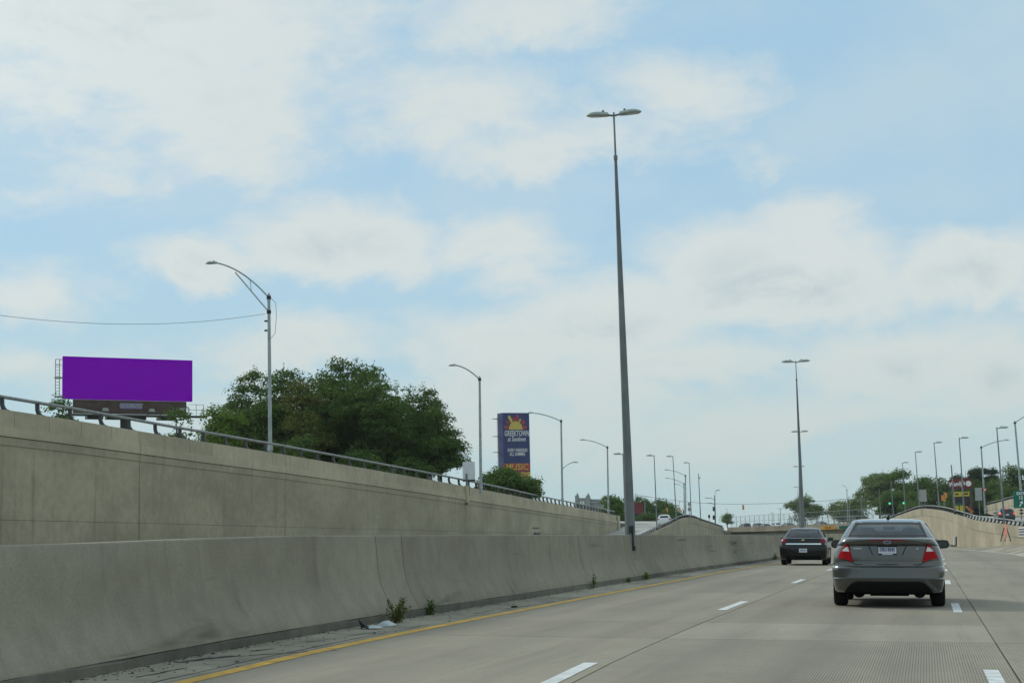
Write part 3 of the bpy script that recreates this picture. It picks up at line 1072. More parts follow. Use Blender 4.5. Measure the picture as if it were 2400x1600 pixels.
davit('tall street light with trussed arm in front of the big trees', (633.5, 1050), (630, 692), (480, 618), 84, .105, .08, True, lh=1.1)
davit('street light with curved arm beside the white sign back', (1127, 1140), (1124, 885), (1050, 857), 117, .11, .08)
davit('street light right of the blue festival billboard, with a second arm', (1318, 1172), (1315, 984), (1234, 968), 162, .11, .08, extra=((1319, 1098), (1354, 1083)))
davit('street light with curved arm left of the tallest median pole', (1426, 1196), (1423.5, 1046), (1358, 1031), 195, .11, .08)
davit('taller of two overlapping street lights behind the left ramp crest', (1607, 1209), (1606.5, 1113), (1556, 1101), 262, .11, .09)
davit('lower of two overlapping street lights behind the left ramp crest', (1604, 1209), (1603, 1132), (1558, 1120.5), 300, .11, .09, extra=((1603, 1144), (1581, 1134)))
davit('street light with a thick arm above the yield sign', (2309, 1193), (2299.5, 1046), (2366, 1031), 205, .1, .08)
davit('street light at the right picture edge, arm running out of frame', (2393, 1150), (2378.5, 988), (2452, 962), 185, .11, .09)
davit('small hazy street light above the far right trees', (1987, 1232), (1985, 1147), (1973, 1138), 420, .11, .08)
davit('small hazy street light with a long bow arm at the far trees', (1991, 1232), (1990, 1182), (2012, 1165), 420, .11, .08)
davit('tiny far street light left of the round tree', (1957, 1230), (1957, 1184), (1963, 1181), 520, .11, .08)
davit('tiny far street light right of the small bushy tree', (1704, 1232), (1704, 1199), (1699, 1192), 560, .11, .08)
for lab, x, y0, y1, Y in (('tiny far twin head light above the overpass fence', 1829, 1228, 1191, 660), ('tiniest far twin head light above the overpass fence', 1810, 1230, 1201, 790)):
    mast(lab, (x, y0), (x, y1), Y, .14, .08, (-1, 1), group=g_med, hs=1.6, neck=False)

# service wire strung to the first street light
pts = []
p0, p1 = at(622, 735, 84), at(-70, 729, 66)
for i in range(25):
    s = i / 24
    p = p0.lerp(p1, s)
    p.z -= .56 * 4 * s * (1 - s)
    pts.append(p)
tag(MB().tube(pts, .010, 5).build('service_wire', 'dark metal'), 'thin sagging wire strung left from the trussed street light', 'wire')

# ------------------------------------------------------------------ billboards and signs
principled('billboard purple', (0.29, 0.0, 0.59), 0.9, spec=0.0)
worn('brown slat', (0.095, 0.06, 0.045), 0.8, var=0.3, scale=1.2)
worn('sign navy', (0.032, 0.048, 0.165), 0.6, var=0.1)
worn('sign red', (0.42, 0.055, 0.045), 0.6, var=0.12)
worn('sign yellow', (0.60, 0.46, 0.09), 0.6, var=0.12)
worn('sign cream', (0.80, 0.82, 0.80), 0.6, var=0.05)
worn('logo plate', (0.22, 0.19, 0.38), 0.6, var=0.1)
worn('sign back grey', (0.36, 0.37, 0.35), 0.5, 0.2, var=0.15)
worn('sign white', (0.74, 0.75, 0.78), 0.5, var=0.08)
worn('exit green', (0.0, 0.15, 0.105), 0.5, var=0.1)
worn('clearance orange', (0.95, 0.42, 0.02), 0.5, var=0.1)
worn('signal amber', (0.72, 0.30, 0.035), 0.45, var=0.15)
worn('oval maroon', (0.15, 0.010, 0.014), 0.4, var=0.15)
worn('panel yellow', (0.60, 0.48, 0.02), 0.5, var=0.15)
worn('coral', (0.80, 0.27, 0.20), 0.5, var=0.1)
principled('signal green', (0.05, 0.6, 0.3), 0.3, emit=(0.1, 1.0, 0.5), estr=0.7)
UP = Vector((0, 0, 1))


def face_frame(l, r):
    u = (r - l); u.z = 0; u.normalize()
    n = u.cross(UP)          # faces the camera side (towards -Y for u=+X)
    return u, n


# purple billboard
tl, tr = at(148, 831.5, 172), at(451, 847, 182)
bl, br = at(148, 930.5, 172), at(451, 944.5, 182)
u, n = face_frame(tl, tr)
wid = (Vector((tr.x, tr.y, 0)) - Vector((tl.x, tl.y, 0))).length
zt, zb_ = (tl.z + tr.z) / 2, (bl.z + br.z) / 2
o0 = Vector((tl.x, tl.y, 0))
pole_x = 296 / 2400


def bb(s, d, z):
    return o0 + u * s + n * d + UP * z


ctr = bb(wid * .49, -1.0, 0)
gz = W(-87, 174, 4.0).z
bill = thing('billboard', Vector((ctr.x, ctr.y, gz)), 'large blank purple billboard on a single dark post', 'billboard')
MB().prism([bb(0, 0, zb_), bb(wid, 0, zb_), bb(wid, 0, zt), bb(0, 0, zt)], n * -.30).build('panel', 'billboard purple', bill)
ah = 1.55                                   # slatted apron under the panel
s0, s1 = wid * .08, wid * .955
for k in range(6):
    z1 = zb_ - .03 - ah * k / 6
    MB().prism([bb(s0, -.10 - .01 * (k % 2), z1 - ah / 6 + .025), bb(s1, -.10 - .01 * (k % 2), z1 - ah / 6 + .025), bb(s1, -.12, z1), bb(s0, -.12, z1)], n * -.08).build('slat', 'brown slat', bill)
MB().prism([bb(s0, -.2, zb_ - ah), bb(s1, -.2, zb_ - ah), bb(s1, -.2, zb_ - .02), bb(s0, -.2, zb_ - .02)], n * -.1).build('apron_back', 'dark metal', bill)
lp = MB().prism([bb(wid * .435, -.06, zb_ - .95), bb(wid * .605, -.06, zb_ - .95), bb(wid * .605, -.06, zb_ - .32), bb(wid * .435, -.06, zb_ - .32)], n * -.05).build('name_plate', 'logo plate', bill)
put(text_mesh('lettering', 'OUTFRONT', .62, 'sign back grey', frame(bb(wid * .52, -.045, zb_ - .63), u, UP), .01, bold=.012, xs=.80), 'lettering', lp)
for f in (.30, .655):
    MB().prism([bb(wid * f - .35, .9, zb_ - 1.35), bb(wid * f + .35, .9, zb_ - 1.35), bb(wid * f + .25, .9, zb_ - 1.0), bb(wid * f - .25, .9, zb_ - 1.0)], n * .35).build('floodlight', 'sign back grey', bill)
    MB().tube([bb(wid * f, 1.0, zb_ - 1.3), bb(wid * f - .2, -.2, zb_ - 1.7)], .04, 6).build('floodlight_arm', 'dark metal', bill)
MB().prism([bb(wid * .90, -.05, zb_ - 1.15), bb(wid * .95, -.05, zb_ - 1.15), bb(wid * .95, -.05, zb_ - .75), bb(wid * .90, -.05, zb_ - .75)], n * -.05).build('notice_plate', 'sign back grey', bill)
MB().prism([bb(wid * .02, .9, zb_ - ah - .3), bb(wid * 1.10, .9, zb_ - ah - .3), bb(wid * 1.10, .9, zb_ - ah - .12), bb(wid * .02, .9, zb_ - ah - .12)], n * -1.2).build('catwalk', 'dark metal', bill)
MB().tube([bb(wid * .49, -1, zb_ - ah - .2), bb(wid * .49, -1, gz - .3)], .52, 16).build('post', 'dark metal', bill, smooth=True)
for s in (.25, .4, .58, .8):
    MB().obox(bb(wid * s, -.7, zb_ - ah - .42), u * .9, n * .5, UP * .16).build('beam', 'dark metal', bill)
lad = MB()
for s in (-.75, -.30):
    lad.tube([bb(s, -.3, zb_ + .1), bb(s, -.3, zt - .35)], .045, 6)
for k in range(12):
    z = zb_ + .2 + k * .33
    lad.tube([bb(-.75, -.3, z), bb(-.30, -.3, z)], .025, 5)
for z in (zb_ + .25, zb_ + 2.35):
    lad.obox(bb(-.4, -.3, z), u * .42, n * .3, UP * .06)
lad.tube([bb(-.75, -.3, zt - .35), bb(.05, -.3, zt - .35)], .04, 6).tube([bb(-.75, -.3, zt - 1.0), bb(.05, -.3, zt - 1.0)], .03, 6)
lad.build('ladder', 'galvanised steel', bill)
rl = MB()
for s in (wid + .25, wid + 1.1):
    rl.tube([bb(s, .6, zb_ - ah - .15), bb(s, .6, zb_ - .35)], .03, 6)
for z in (zb_ - .4, zb_ - 1.0):
    rl.tube([bb(wid - .6, .6, z), bb(wid + 1.2, .6, z)], .025, 6)
rl.build('catwalk_rail', 'galvanised steel', bill)

# festival billboard
Yf = 232
tl, tr = at(1178, 967, Yf), at(1240, 966.5, Yf + 2.0)
u, n = face_frame(tl, tr)
o0 = Vector((tl.x, tl.y, 0))
wid = (Vector((tr.x, tr.y, 0)) - o0).length
zt = tl.z
pm_ = 4030 / Yf
zbt = at(1240, 1150, Yf).z
fest = thing('festival_billboard', bb(wid / 2, -.7, W(-55, Yf, 3.0).z), 'tall navy festival billboard with yellow sunrise and rays', 'billboard')
hh = (zt - zbt)
MB().prism([bb(0, 0, zbt), bb(wid, 0, zbt), bb(wid, 0, zt), bb(0, 0, zt)], n * -1.4 - u * .35).build('board', 'sign navy', fest)


def fr(fx, fy, d=.02):
    return bb(wid * fx, d, zt - (fy - 967) / (1150 - 967) * hh)


def rect(name, fx0, fx1, y0, y1, mat, d=.02):
    return MB().prism([fr(fx0, y1, 0.003), fr(fx1, y1, 0.003), fr(fx1, y0, 0.003), fr(fx0, y0, 0.003)], n * d).build(name, mat, fest)


rect('red_band', 0, 1, 1084.5, 1102.5, 'sign red')
rect('yellow_band', 0, 1, 1104.5, 1115.5, 'sign yellow')
rect('yellow_band', 0, 1, 1119, 1140, 'sign yellow')
cx, cy = .48, 1006.0
arc = [fr(cx + .26 * math.cos(a), cy - 19.5 * math.sin(a), .003) for a in np.linspace(0, math.pi, 20)]
MB().prism(arc, n * .02).build('sun_disc', 'sign yellow', fest)
for ang, r0, r1, w, mt in ((168, 1.05, 1.66, .34, 'sign red'), (143, 1.12, 1.66, .27, 'sign red'), (121, 1.05, 1.90, .34, 'sign yellow'), (101, 1.05, 1.50, .34, 'sign red'), (81, 1.05, 1.80, .34, 'sign red'), (60, 1.05, 1.48, .22, 'sign yellow'), (38, 1.08, 1.66, .44, 'sign red'), (11, 1.05, 1.62, .36, 'sign red')):
    a = R(ang)
    q = []
    for rr, sg in ((r0, -1), (r1, -1.15), (r1, 1.15), (r0, 1)):
        aa = a
        x = cx + .26 * rr * math.cos(aa) - sg * w * .5 * .26 * math.sin(aa) * 1.0
        y = cy - 19.5 * rr * math.sin(aa) - sg * w * .5 * 19.5 * math.cos(aa) * 1.0
        q.append(fr(x, min(y, 1006), .003))
    MB().prism(q, n * .02).build('sun_ray', mt, fest)
for s, fy, size, mt, xs, sh, fx in (('GREEKTOWN', 1015.5, 1.12, 'sign cream', .52, 0, .52), ('at Sundown', 1028.5, .95, 'sign cream', .58, .35, .50), ('EVERY WEEKEND', 1054.5, .66, 'sign cream', .56, 0, .53), ('ALL SUMMER', 1063.5, .66, 'sign cream', .60, 0, .52), ('MUSIC', 1093.5, 1.25, 'sign yellow', .92, 0, .50), ('DINING', 1110, .85, 'sign red', .95, 0, .52)):
    put(text_mesh('lettering', s, size, mt, frame(fr(fx, fy, .05), u, UP), .012, shear=sh, bold=.008, xs=xs), 'lettering', fest)
for y in (980, 1021, 1058):
    p = fr(-.1, y, -1.0)
    MB().tube([p, p - u * .75], .05, 6).build('outrigger', 'dark metal', fest)
    MB().obox(p - u * .38, u * .38, n * .3, UP * .03).build('catwalk', 'dark metal', fest)
MB().tube([fr(-.14, 975, -1), fr(-.14, 1085, -1)], .02, 5).build('ladder_rail', 'galvanised steel', fest)
pb = bb(wid / 2, -.7, 0)
MB().tube([Vector((pb.x, pb.y, zbt + .5)), Vector((pb.x, pb.y, W(-55, Yf, 2.0).z))], .45, 12).build('post', 'dark metal', fest, smooth=True)


def panel_sign(name, label, cat, px0, px1, py0, py1, Y, mat, post=None, thick=.04, twist=0.0, post_mat='galvanised steel', nposts=1, group=None):
    """flat sign seen nearly square on, with posts; returns thing and a mapping"""
    c = at((px0 + px1) / 2, (py0 + py1) / 2, Y)
    k = Y / F_PX
    hw, hh = (px1 - px0) / 2 * k, (py1 - py0) / 2 * k
    u = Matrix.Rotation(YAW + twist, 3, 'Z') @ Vector((1, 0, 0))
    n = u.cross(UP)
    base = at((px0 + px1) / 2, post, Y) if post else c - UP * hh
    t = thing(name, Vector((c.x, c.y, base.z)), label, cat, group)
    r_ = min(hw, hh) * .12
    poly = []
    for sx, sz, a0 in ((1, 1, 0), (-1, 1, 90), (-1, -1, 180), (1, -1, 270)):
        for a in (0, 30, 60, 90):
            poly.append(c + u * (sx * (hw - r_) + r_ * math.cos(R(a0 + a))) + UP * (sz * (hh - r_) + r_ * math.sin(R(a0 + a))))
    pan = MB().prism(poly, n * -thick).build('panel', mat, t)
    if post:
        for i in range(nposts):
            off = 0 if nposts == 1 else (i - .5) * hw
            p = c + u * off - n * (thick + .04)
            MB().tube([Vector((p.x, p.y, base.z - .3)), Vector((p.x, p.y, c.z + hh * .8))], .04, 6).build('post', post_mat, t)
    return t, c, u, n, hw, hh, pan


# square white cabinet clipped to the wall, seen from behind
t, c, u, n, hw, hh, pan = panel_sign('sign_cabinet', 'white box sign facing away, on the wall below the second street light', 'sign', 1084, 1113.5, 1081, 1124, 118, 'sign white', 1150, thick=.35)
MB().obox(c - UP * (hh + .06) - n * .15, u * hw * 1.02, n * .2, UP * .06).build('tray', 'dark metal', t)
MB().obox(c + UP * (hh + .005) - n * .2, u * hw * .12, n * .1, UP * .04).build('lifting_lug', 'dark metal', t)
MB().obox(cop(118) + Vector((.08, 0, -.55)), (.10, 0, 0), (0, .28, 0), (0, 0, .6)).build('mount', 'coping concrete', t)
MB().obox(cop(118) + Vector((.10, 0, -.2)), (.06, 0, 0), (0, .12, 0), (0, 0, 1.1)).build('mount_post', 'galvanised steel', t)

# exit gore sign
t, c, u, n, hw, hh, pan = panel_sign('exit_sign', 'green exit number sign with white arrow at the right edge', 'sign', 2376, 2409, 1150, 1189, 152, 'exit green', 1226)
put(text_mesh('lettering', 'EXIT', .33, 'sign cream', frame(c + UP * hh * .66 + n * .012, u, UP), .006, bold=.01), 'lettering', pan)
put(text_mesh('lettering', '12', .38, 'sign cream', frame(c + UP * hh * .17 + n * .012, u, UP), .006, bold=.01), 'lettering', pan)
aq = c - UP * hh * .5 + n * .008
ad, an = (u * .5 + UP * .86).normalized(), (u * .86 - UP * .5).normalized()
MB().prism([aq - ad * .26 - an * .045, aq - ad * .26 + an * .045, aq + ad * .06 + an * .045, aq + ad * .06 + an * .16, aq + ad * .29, aq + ad * .06 - an * .16, aq + ad * .06 - an * .045], n * .012).build('arrow', 'sign cream', pan)
for z in (-1.25, -1.6):
    MB().obox(c + UP * (hh * z), u * .16, n * .03, UP * .07).build('bracket', 'rail steel', t)

# overpass plates
for nm, lab, px, py, hwid, hht, mt, txt in (('clearance_sign', 'orange low clearance plate on the overpass edge', 1940, 1235.5, 1.28, .31, 'clearance orange', '14\'-6"'),
                                          ('direction_sign', 'green plate beside the orange one on the overpass edge', 1979, 1234, 1.0, .29, 'exit green', None)):
    # find the place along the span
    def scr_b(q):
        v_ = CAM_R.transposed() @ (bpt(q, -1.5, -.8) - CAM_P)
        return v_.x / -v_.z * F_PX + 1200
    best = min(np.linspace(0, LB + 8, 900), key=lambda q: abs(scr_b(q) - px))
    cc = bpt(best, -1.5, -.80)
    uq = Matrix.Rotation(YAW * .5, 3, 'Z') @ Vector((1, 0, 0)); nq = uq.cross(UP)
    t = thing(nm, cc, lab, 'sign')
    pl = MB().obox(cc, uq * hwid, nq * .03, UP * hht).build('panel', mt, t)
    for q_ in (-.5, .5):
        pq = cc + uq * hwid * q_ - nq * .05
        MB().tube([pq, Vector((pq.x, pq.y + 2.6 + q_ * 2, pq.z + .02))], .05, 6).build('bracket', 'dark metal', t)
    if txt:
        put(text_mesh('lettering', txt, .56, 'black plastic', frame(cc + nq * .045, uq, UP), .01, bold=.012), 'lettering', pl)

# yield sign, sign backs
t = thing('yield_sign', at(2308, 1196, 204.5), 'red and white yield sign fixed to the light pole', 'sign')
c = at(2308, 1148, 204.4)
k = 204.4 / F_PX
u = Matrix.Rotation(YAW, 3, 'Z') @ Vector((1, 0, 0)); n = u.cross(UP)
tri = lambda s, d: [c + u * (-6.3 * k * s) + UP * (4.6 * k * s) + n * d, c + UP * (-6.6 * k * s) + n * d, c + u * (6.3 * k * s) + UP * (4.6 * k * s) + n * d]
po = MB().prism(tri(1, 0), n * -.03).build('panel', 'sign red', t)
MB().prism([p + UP * .03 for p in tri(.46, .005)], n * .012).build('centre', 'sign cream', po)
MB().tube([c - n * .06 + UP * .2, at(2308, 1196, 204.4) - n * .06], .035, 6).build('post', 'galvanised steel', t)
panel_sign('road_sign', 'upper grey sign back behind the right ramp crest', 'sign', 2155, 2171, 1147, 1163.5, 226, 'sign back grey', 1200, nposts=2)
panel_sign('road_sign', 'lower grey sign back of the stacked pair behind the right ramp crest', 'sign', 2155.5, 2172, 1164.2, 1174.5, 226, 'sign back grey', 1200, nposts=2)
panel_sign('road_sign', 'dull grey sign back left of the yield sign', 'sign', 2285.5, 2301, 1143, 1171.5, 220, 'sign back grey', 1202, twist=-.5)
panel_sign('road_sign', 'upper dark square sign beside the left ramp crest mast', 'sign', 1612, 1618.5, 1177, 1185, 250, 'sign back grey', 1210)
panel_sign('road_sign', 'lower dark square sign beside the left ramp crest mast', 'sign', 1612, 1618.5, 1188.5, 1197, 250.5, 'sign back grey', 1210)

# red oval restaurant sign
Yo = 300
c = at(2251.5, 1133, Yo)
k = Yo / F_PX
u = Matrix.Rotation(YAW * .9, 3, 'Z') @ Vector((1, 0, 0)); n = u.cross(UP)
base = at(2251, 1200, Yo)
ov = thing('restaurant_sign', Vector((c.x, c.y, base.z - .5)), 'maroon oval restaurant sign with white script over yellow panels', 'sign')


def pill(hw, hh, d):
    pts = []
    for s in (1, -1):
        for a in np.linspace(-math.pi / 2, math.pi / 2, 12):
            pts.append(c + u * s * (hw - hh + hh * math.cos(a)) + UP * (s * hh * math.sin(a)) + n * d)
    return pts


MB().prism(pill(28.5 * k, 12.6 * k, 0), n * -.5).build('rim', 'brown slat', ov)
fo = MB().prism(pill(27.2 * k, 11.5 * k, .004), n * .03).build('face', 'oval maroon', ov)
put(text_mesh('lettering', 'Wendy\'s', 1.08, 'sign cream', frame(c - u * .62 - UP * .02 + n * .06, (u + UP * .12), UP), .01, bold=.025, xs=.72), 'lettering', fo)
ec = c + u * 17.5 * k + n * .04
MB().prism([ec + u * math.cos(a) * 6.4 * k + UP * math.sin(a) * 6.4 * k for a in np.linspace(0, 2 * math.pi, 24, endpoint=False)], n * .02).build('emblem_ring', 'sign cream', fo)
for x in (2235, 2275):
    p = at(x, 1145, Yo) - n * .25
    MB().obox(Vector((p.x, p.y, (p.z + base.z - 1) / 2)), u * .22, n * .15, UP * ((p.z - base.z + 1) / 2)).build('post', 'brown slat', ov)


def opan(name, x0, x1, y0, y1, mat, d=0.0):
    a, b = at(x0, y1, Yo), at(x1, y0, Yo)
    cc = (a + b) / 2 + n * d
    return MB().obox(cc, u * ((x1 - x0) / 2 * k), n * .03, UP * ((y1 - y0) / 2 * k)).build(name, mat, ov)


opan('menu_board', 2237, 2252, 1152.5, 1163, 'panel yellow', .05)
opan('menu_board', 2253, 2271.5, 1152, 1162, 'panel yellow', .05)
opan('price_bar', 2238.5, 2246, 1155.5, 1159.5, 'black plastic', .09)
opan('price_bar', 2260, 2268.5, 1154.5, 1158.5, 'black plastic', .09)
opan('dark_board', 2236, 2273, 1164, 1181, 'dark metal')
opan('menu_board', 2239.5, 2247, 1184, 1198, 'panel yellow', .05)
opan('menu_board', 2250, 2261, 1184, 1198, 'panel yellow', .05)
opan('street_plate', 2240, 2254, 1179, 1181.8, 'exit green', .3)
t = thing('banner', at(2274, 1204, 290), 'slanted yellow banner with red letters below the oval sign', 'banner')
q = [at(2263, 1188, 290), at(2265.5, 1184, 290), at(2284, 1199.5, 290), at(2276, 1201, 290)]
bo = MB().prism(q, n * -.04).build('panel', 'sign yellow', t)
ud = (q[2] - q[1]).normalized()
put(text_mesh('lettering', 'OPEN', .62, 'sign red', frame((q[0] + q[1] + q[2] + q[3]) / 4 + n * .03, ud, (UP - ud * ud.dot(UP)).normalized()), .01, bold=.02), 'lettering', bo)
MB().tube([at(2280, 1203, 290), at(2280, 1199, 290)], .05, 6).build('stake', 'dark metal', t)

# red roadside restaurant board, far left
t, c, u, n, hw, hh, pan = panel_sign('restaurant_board', 'dark red restaurant board behind the tallest median pole', 'sign', 1486, 1507, 1178, 1212, 330, 'oval maroon', 1226, nposts=2)
MB().obox(c - UP * hh * .72 + n * .01, u * hw * .98, n * .02, UP * hh * .28).build('lower_panel', 'dark metal', t)

# roadside work sign folded edge on, and a delineator panel
p = at(2358, 1267, 133)
t = thing('work_sign', p, 'coral diamond work sign turned edge on beside the right wall', 'sign')
u = Vector((.22, -.97, 0)).normalized(); n = u.cross(UP)
c = p + UP * .72
MB().prism([c - UP * .66 - u * .12, c + u * .5, c + UP * .64 + u * .15, c - u * .48 + UP * .1], n * .03).build('panel', 'coral', t)
for dx, dy in ((-.38, .2), (.34, -.1), (-.05, .45)):
    MB().tube([p + Vector((dx, dy, -.03)), c + Vector((dx * .25, dy * .3, .25))], .035, 6).build('leg', 'dark metal', t)
p = at(2238, 1279, 171)
t = thing('delineator', p, 'thin black and white marker board at the foot of the right wall', 'marker')
MB().obox(p + UP * .50, (.08, .04, 0), (-.02, .05, 0), (0.03, 0, .46)).build('panel', 'sign white', t)
MB().obox(p + UP * .46 + Vector((.14, .06, 0)), (.055, .03, 0), (-.02, .05, 0), (0.03, 0, .42)).build('back_panel', 'dark metal', t)
MB().obox(p + UP * .03 + Vector((-.1, 0, 0)), (.25, 0, 0), (0, .2, 0), (0, 0, .05)).build('foot', 'black rubber', t)

# guard rail end at the picture edge
t = thing('guard_rail', at(2400, 1262, 123), 'end of a ribbed steel guard rail at the right picture edge', 'guard rail')
a = at(2389, 1247, 123)
for k_ in range(4):
    z = -.26 + k_ * .18
    MB().tube([a + UP * z, a + UP * z + Vector((4.0, -6.0, 0))], .065, 8).build('beam_rib', 'pale steel', t, smooth=True)
MB().obox(a + Vector((2, -3.05, 0)), (2.0, -3.0, 0), (.02, .012, 0), (0, 0, .3)).build('beam', 'rail tube steel', t)
for f_ in (.1, .5, .9):
    q_ = a + Vector((4.0, -6.0, 0)) * f_ + Vector((.1, .07, 0))
    MB().obox(q_ - UP * .35, (.06, 0, 0), (0, .06, 0), (0, 0, .6)).build('post', 'dark metal', t)


# ------------------------------------------------------------------ traffic signals and span wire
def signal(label, px, py0, py1, Y, hang=None, lit=None, mat='signal amber', cluster=False):
    c = at(px, (py0 + py1) / 2, Y)
    h = (py1 - py0) * Y / F_PX
    t = thing('traffic_signal', c, label, 'traffic signal', 'traffic signals at the crossing')
    w = max(.17, h * .17)
    MB().box(c.x - w, c.x + w, c.y - .13, c.y + .13, c.z - h / 2, c.z + h / 2).build('housing', mat, t)
    for i in range(3):
        z = c.z + h * (.33 - .33 * i)
        MB().tube([(c.x, c.y - .12, z), (c.x, c.y - .30, z)], w * .85, 10).build('visor', mat if lit is None else 'black plastic', t)
        on = lit is not None and i == 2
        MB().tube([(c.x, c.y - .14, z), (c.x, c.y - .31 if on else c.y - .20, z)], w * (.8 if not on else 1.2), 10).build('lamp', 'signal green' if on else 'dark metal', t)
    if hang:
        p = at(px, hang, Y)
        MB().tube([c + UP * h / 2, p], .03, 5).build('hanger', 'dark metal', t)
    return t


signal('amber traffic signal left of the left ramp crest', 1563, 1190, 1201, 330, 1170.5)
signal('amber traffic signal hanging above the left ramp crest', 1592, 1188.5, 1198.5, 330, 1174)
signal('lone amber traffic signal hanging over the overpass', 1742, 1183, 1194, 340, 1181)
signal('left of the two green lit traffic signals', 2085, 1170, 1181, 330, 1160, lit=1, mat='black plastic')
signal('right of the two green lit traffic signals', 2118, 1169, 1180, 330, 1160, lit=1, mat='black plastic')
signal('top head of the orange signal cluster', 2217, 1154, 1166, 262)
signal('left head of the orange signal cluster', 2209, 1160, 1172.5, 262)
signal('lower head of the orange signal cluster', 2214, 1165, 1173, 261)
MB_cl = at(2213, 1164, 262.4)
t = thing('signal_pole', at(2213, 1192, 263), 'thin bracket pole carrying the orange signal cluster', 'pole')
MB().tube([at(2213, 1192, 263), at(2213, 1152, 263)], .08, 8).build('pole', 'galvanised steel', t)
MB().tube([at(2208, 1163, 262.6), at(2218, 1163, 262.6)], .06, 6).build('bracket', 'galvanised steel', t)

ys = 330
wp = [(1488, 1158), (1540, 1166.5), (1592, 1173.5), (1640, 1178), (1700, 1180.5), (1742, 1181), (1800, 1179.5), (1848, 1178), (1925, 1174), (1986, 1168)]
tag(MB().tube([at(x, y, 330 + (x - 1488) * .02) for x, y in wp], .03, 5).build('span_wire', 'dark metal'), 'long span wire carrying traffic signals across the overpass', 'wire')
for lab, x, y0, y1, Y in (('pale signal pole right of the dark red board', 1511, 1176, 1226, 331), ('far signal pole carrying lights above the left ramp wall end', 1675, 1160, 1224, 335), ('slim signal pole in the far right trees', 2019, 1165, 1215, 340)):
    b_, t_ = at(x + 1.5, y1, Y), at(x, y0, Y)
    t = thing('signal_pole', b_ - UP * .6, lab, 'pole')
    MB().tube([b_ - UP * .6, t_], [.14, .10], 8).build('pole', 'galvanised steel', t)
    if x == 1675:
        for tip, zz in ((1683, 1148), (1657, 1166.5), (1661, 1179)):
            st = at(x, {1148: 1157, 1166.5: 1172, 1179: 1183}[zz], Y)
            e_ = at(tip, zz, Y)
            MB().tube([st, st.lerp(e_, .5) + UP * .25, e_], .05, 6).build('arm', 'galvanised steel', t)
            MB().obox(e_, (.35, 0, 0), (0, .12, 0), (0, 0, .07)).build('luminaire', 'luminaire grey', t)
        for zz in (1192, 1212):
            cc = at(x - 2.2, zz, Y)
            MB().box(cc.x - .18, cc.x + .18, cc.y - .15, cc.y + .15, cc.z - .42, cc.z + .42).build('signal_head', 'dark metal', t)
for lab, x, y0, y1 in (('dark pedestrian signal head on the left ramp wall', 1662, 1206, 1213), ('dark signal head left of the ramp crest mast', 1603, 1194, 1203)):
    cc = at(x, (y0 + y1) / 2, 320)
    t = thing('crossing_signal', cc - UP * 1.2, lab, 'traffic signal')
    MB().box(cc.x - .18, cc.x + .18, cc.y - .12, cc.y + .12, cc.z - .3, cc.z + .3).build('head', 'dark metal', t)
    MB().tube([cc - UP * 1.3, cc - UP * .2], .05, 6).build('post', 'galvanised steel', t)

# ------------------------------------------------------------------ church and low building far left
concrete('grey stone', (0.30, 0.32, 0.31), blotch=0.25)
principled('dark opening', (0.05, 0.055, 0.06), 0.6)
Yc = 520
k = Yc / F_PX


def cb(x0, x1, y0, y1, dy=0.0, dep=5.0):
    a, b = at(x0, y1, Yc + dy), at(x1, y0, Yc + dy)
    return MB().box(a.x, b.x, Yc + dy, Yc + dy + dep, a.z, b.z)


t = thing('church', at(1365, 1215, Yc), 'grey stone church tower with corner pinnacles and arched openings', 'building')
cb(1350.5, 1378, 1166, 1215).build('tower', 'grey stone', t)
for x0, x1 in ((1349, 1354.5), (1374.5, 1380)):
    cb(x0, x1, 1160.5, 1215, -.6, 2).build('buttress', 'grey stone', t)
    a = at((x0 + x1) / 2, 1160.5, Yc - .6)
    MB().tube([a + Vector((0, 1, 0)), a + Vector((0, 1, .9))], [.42, .03], 6).build('pinnacle', 'grey stone', t)
    cb(x0, x1, 1160.5, 1165, 3.4, 2).build('pinnacle', 'grey stone', t)
for x0, x1 in ((1359.5, 1363.5), (1365.5, 1369.5)):
    a, b = at(x0, 1182, Yc - .05), at(x1, 1174, Yc - .05)
    w = (b.x - a.x) / 2
    arch = [Vector((a.x, Yc - .03, a.z)), Vector((b.x, Yc - .03, a.z))] + [Vector((a.x + w + w * math.cos(q), Yc - .03, b.z - w + w * math.sin(q) * 1.3)) for q in np.linspace(0, math.pi, 8)]
    MB().prism(arch, (0, -.15, 0)).build('arched_opening', 'sign cream', t)
cb(1378, 1410, 1176, 1215, 2, 12).build('nave', 'grey stone', t)
a, b = at(1378, 1176, Yc + 1.8), at(1410, 1176, Yc + 1.8)
MB().prism([a, b, b + Vector((0, 4, .8)), a + Vector((0, 4, .8))], (0, 0, .15)).build('roof', 'dark opening', t)
# house roof glimpsed through the trees
Yh = 126
t = thing('house', at(608, 1060, Yh), 'dark gable of a house with orange chimney behind the trees', 'house')
a = at(608, 1012, Yh)
g0 = W(-45, Yh, 4.0).z
MB().prism([Vector((a.x - .95, Yh, g0)), Vector((a.x + .95, Yh, g0)), Vector((a.x + .95, Yh, a.z - .5)), Vector((a.x + .35, Yh, a.z)), Vector((a.x - .35, Yh, a.z)), Vector((a.x - .95, Yh, a.z - .5))], (0, 5, 0)).build('gable', 'dark opening', t)
MB().box(a.x - .28, a.x + .2, Yh + .5, Yh + 1.0, a.z - .4, a.z + .28).build('chimney', worn('brick orange', (.30, .10, .04), .9, var=.2), t)

# ------------------------------------------------------------------ vehicles
# Bodies are stacks of plan-view outlines: z, half width, rear edge, front edge.  Local frame: rear at y=0, nose at +y.


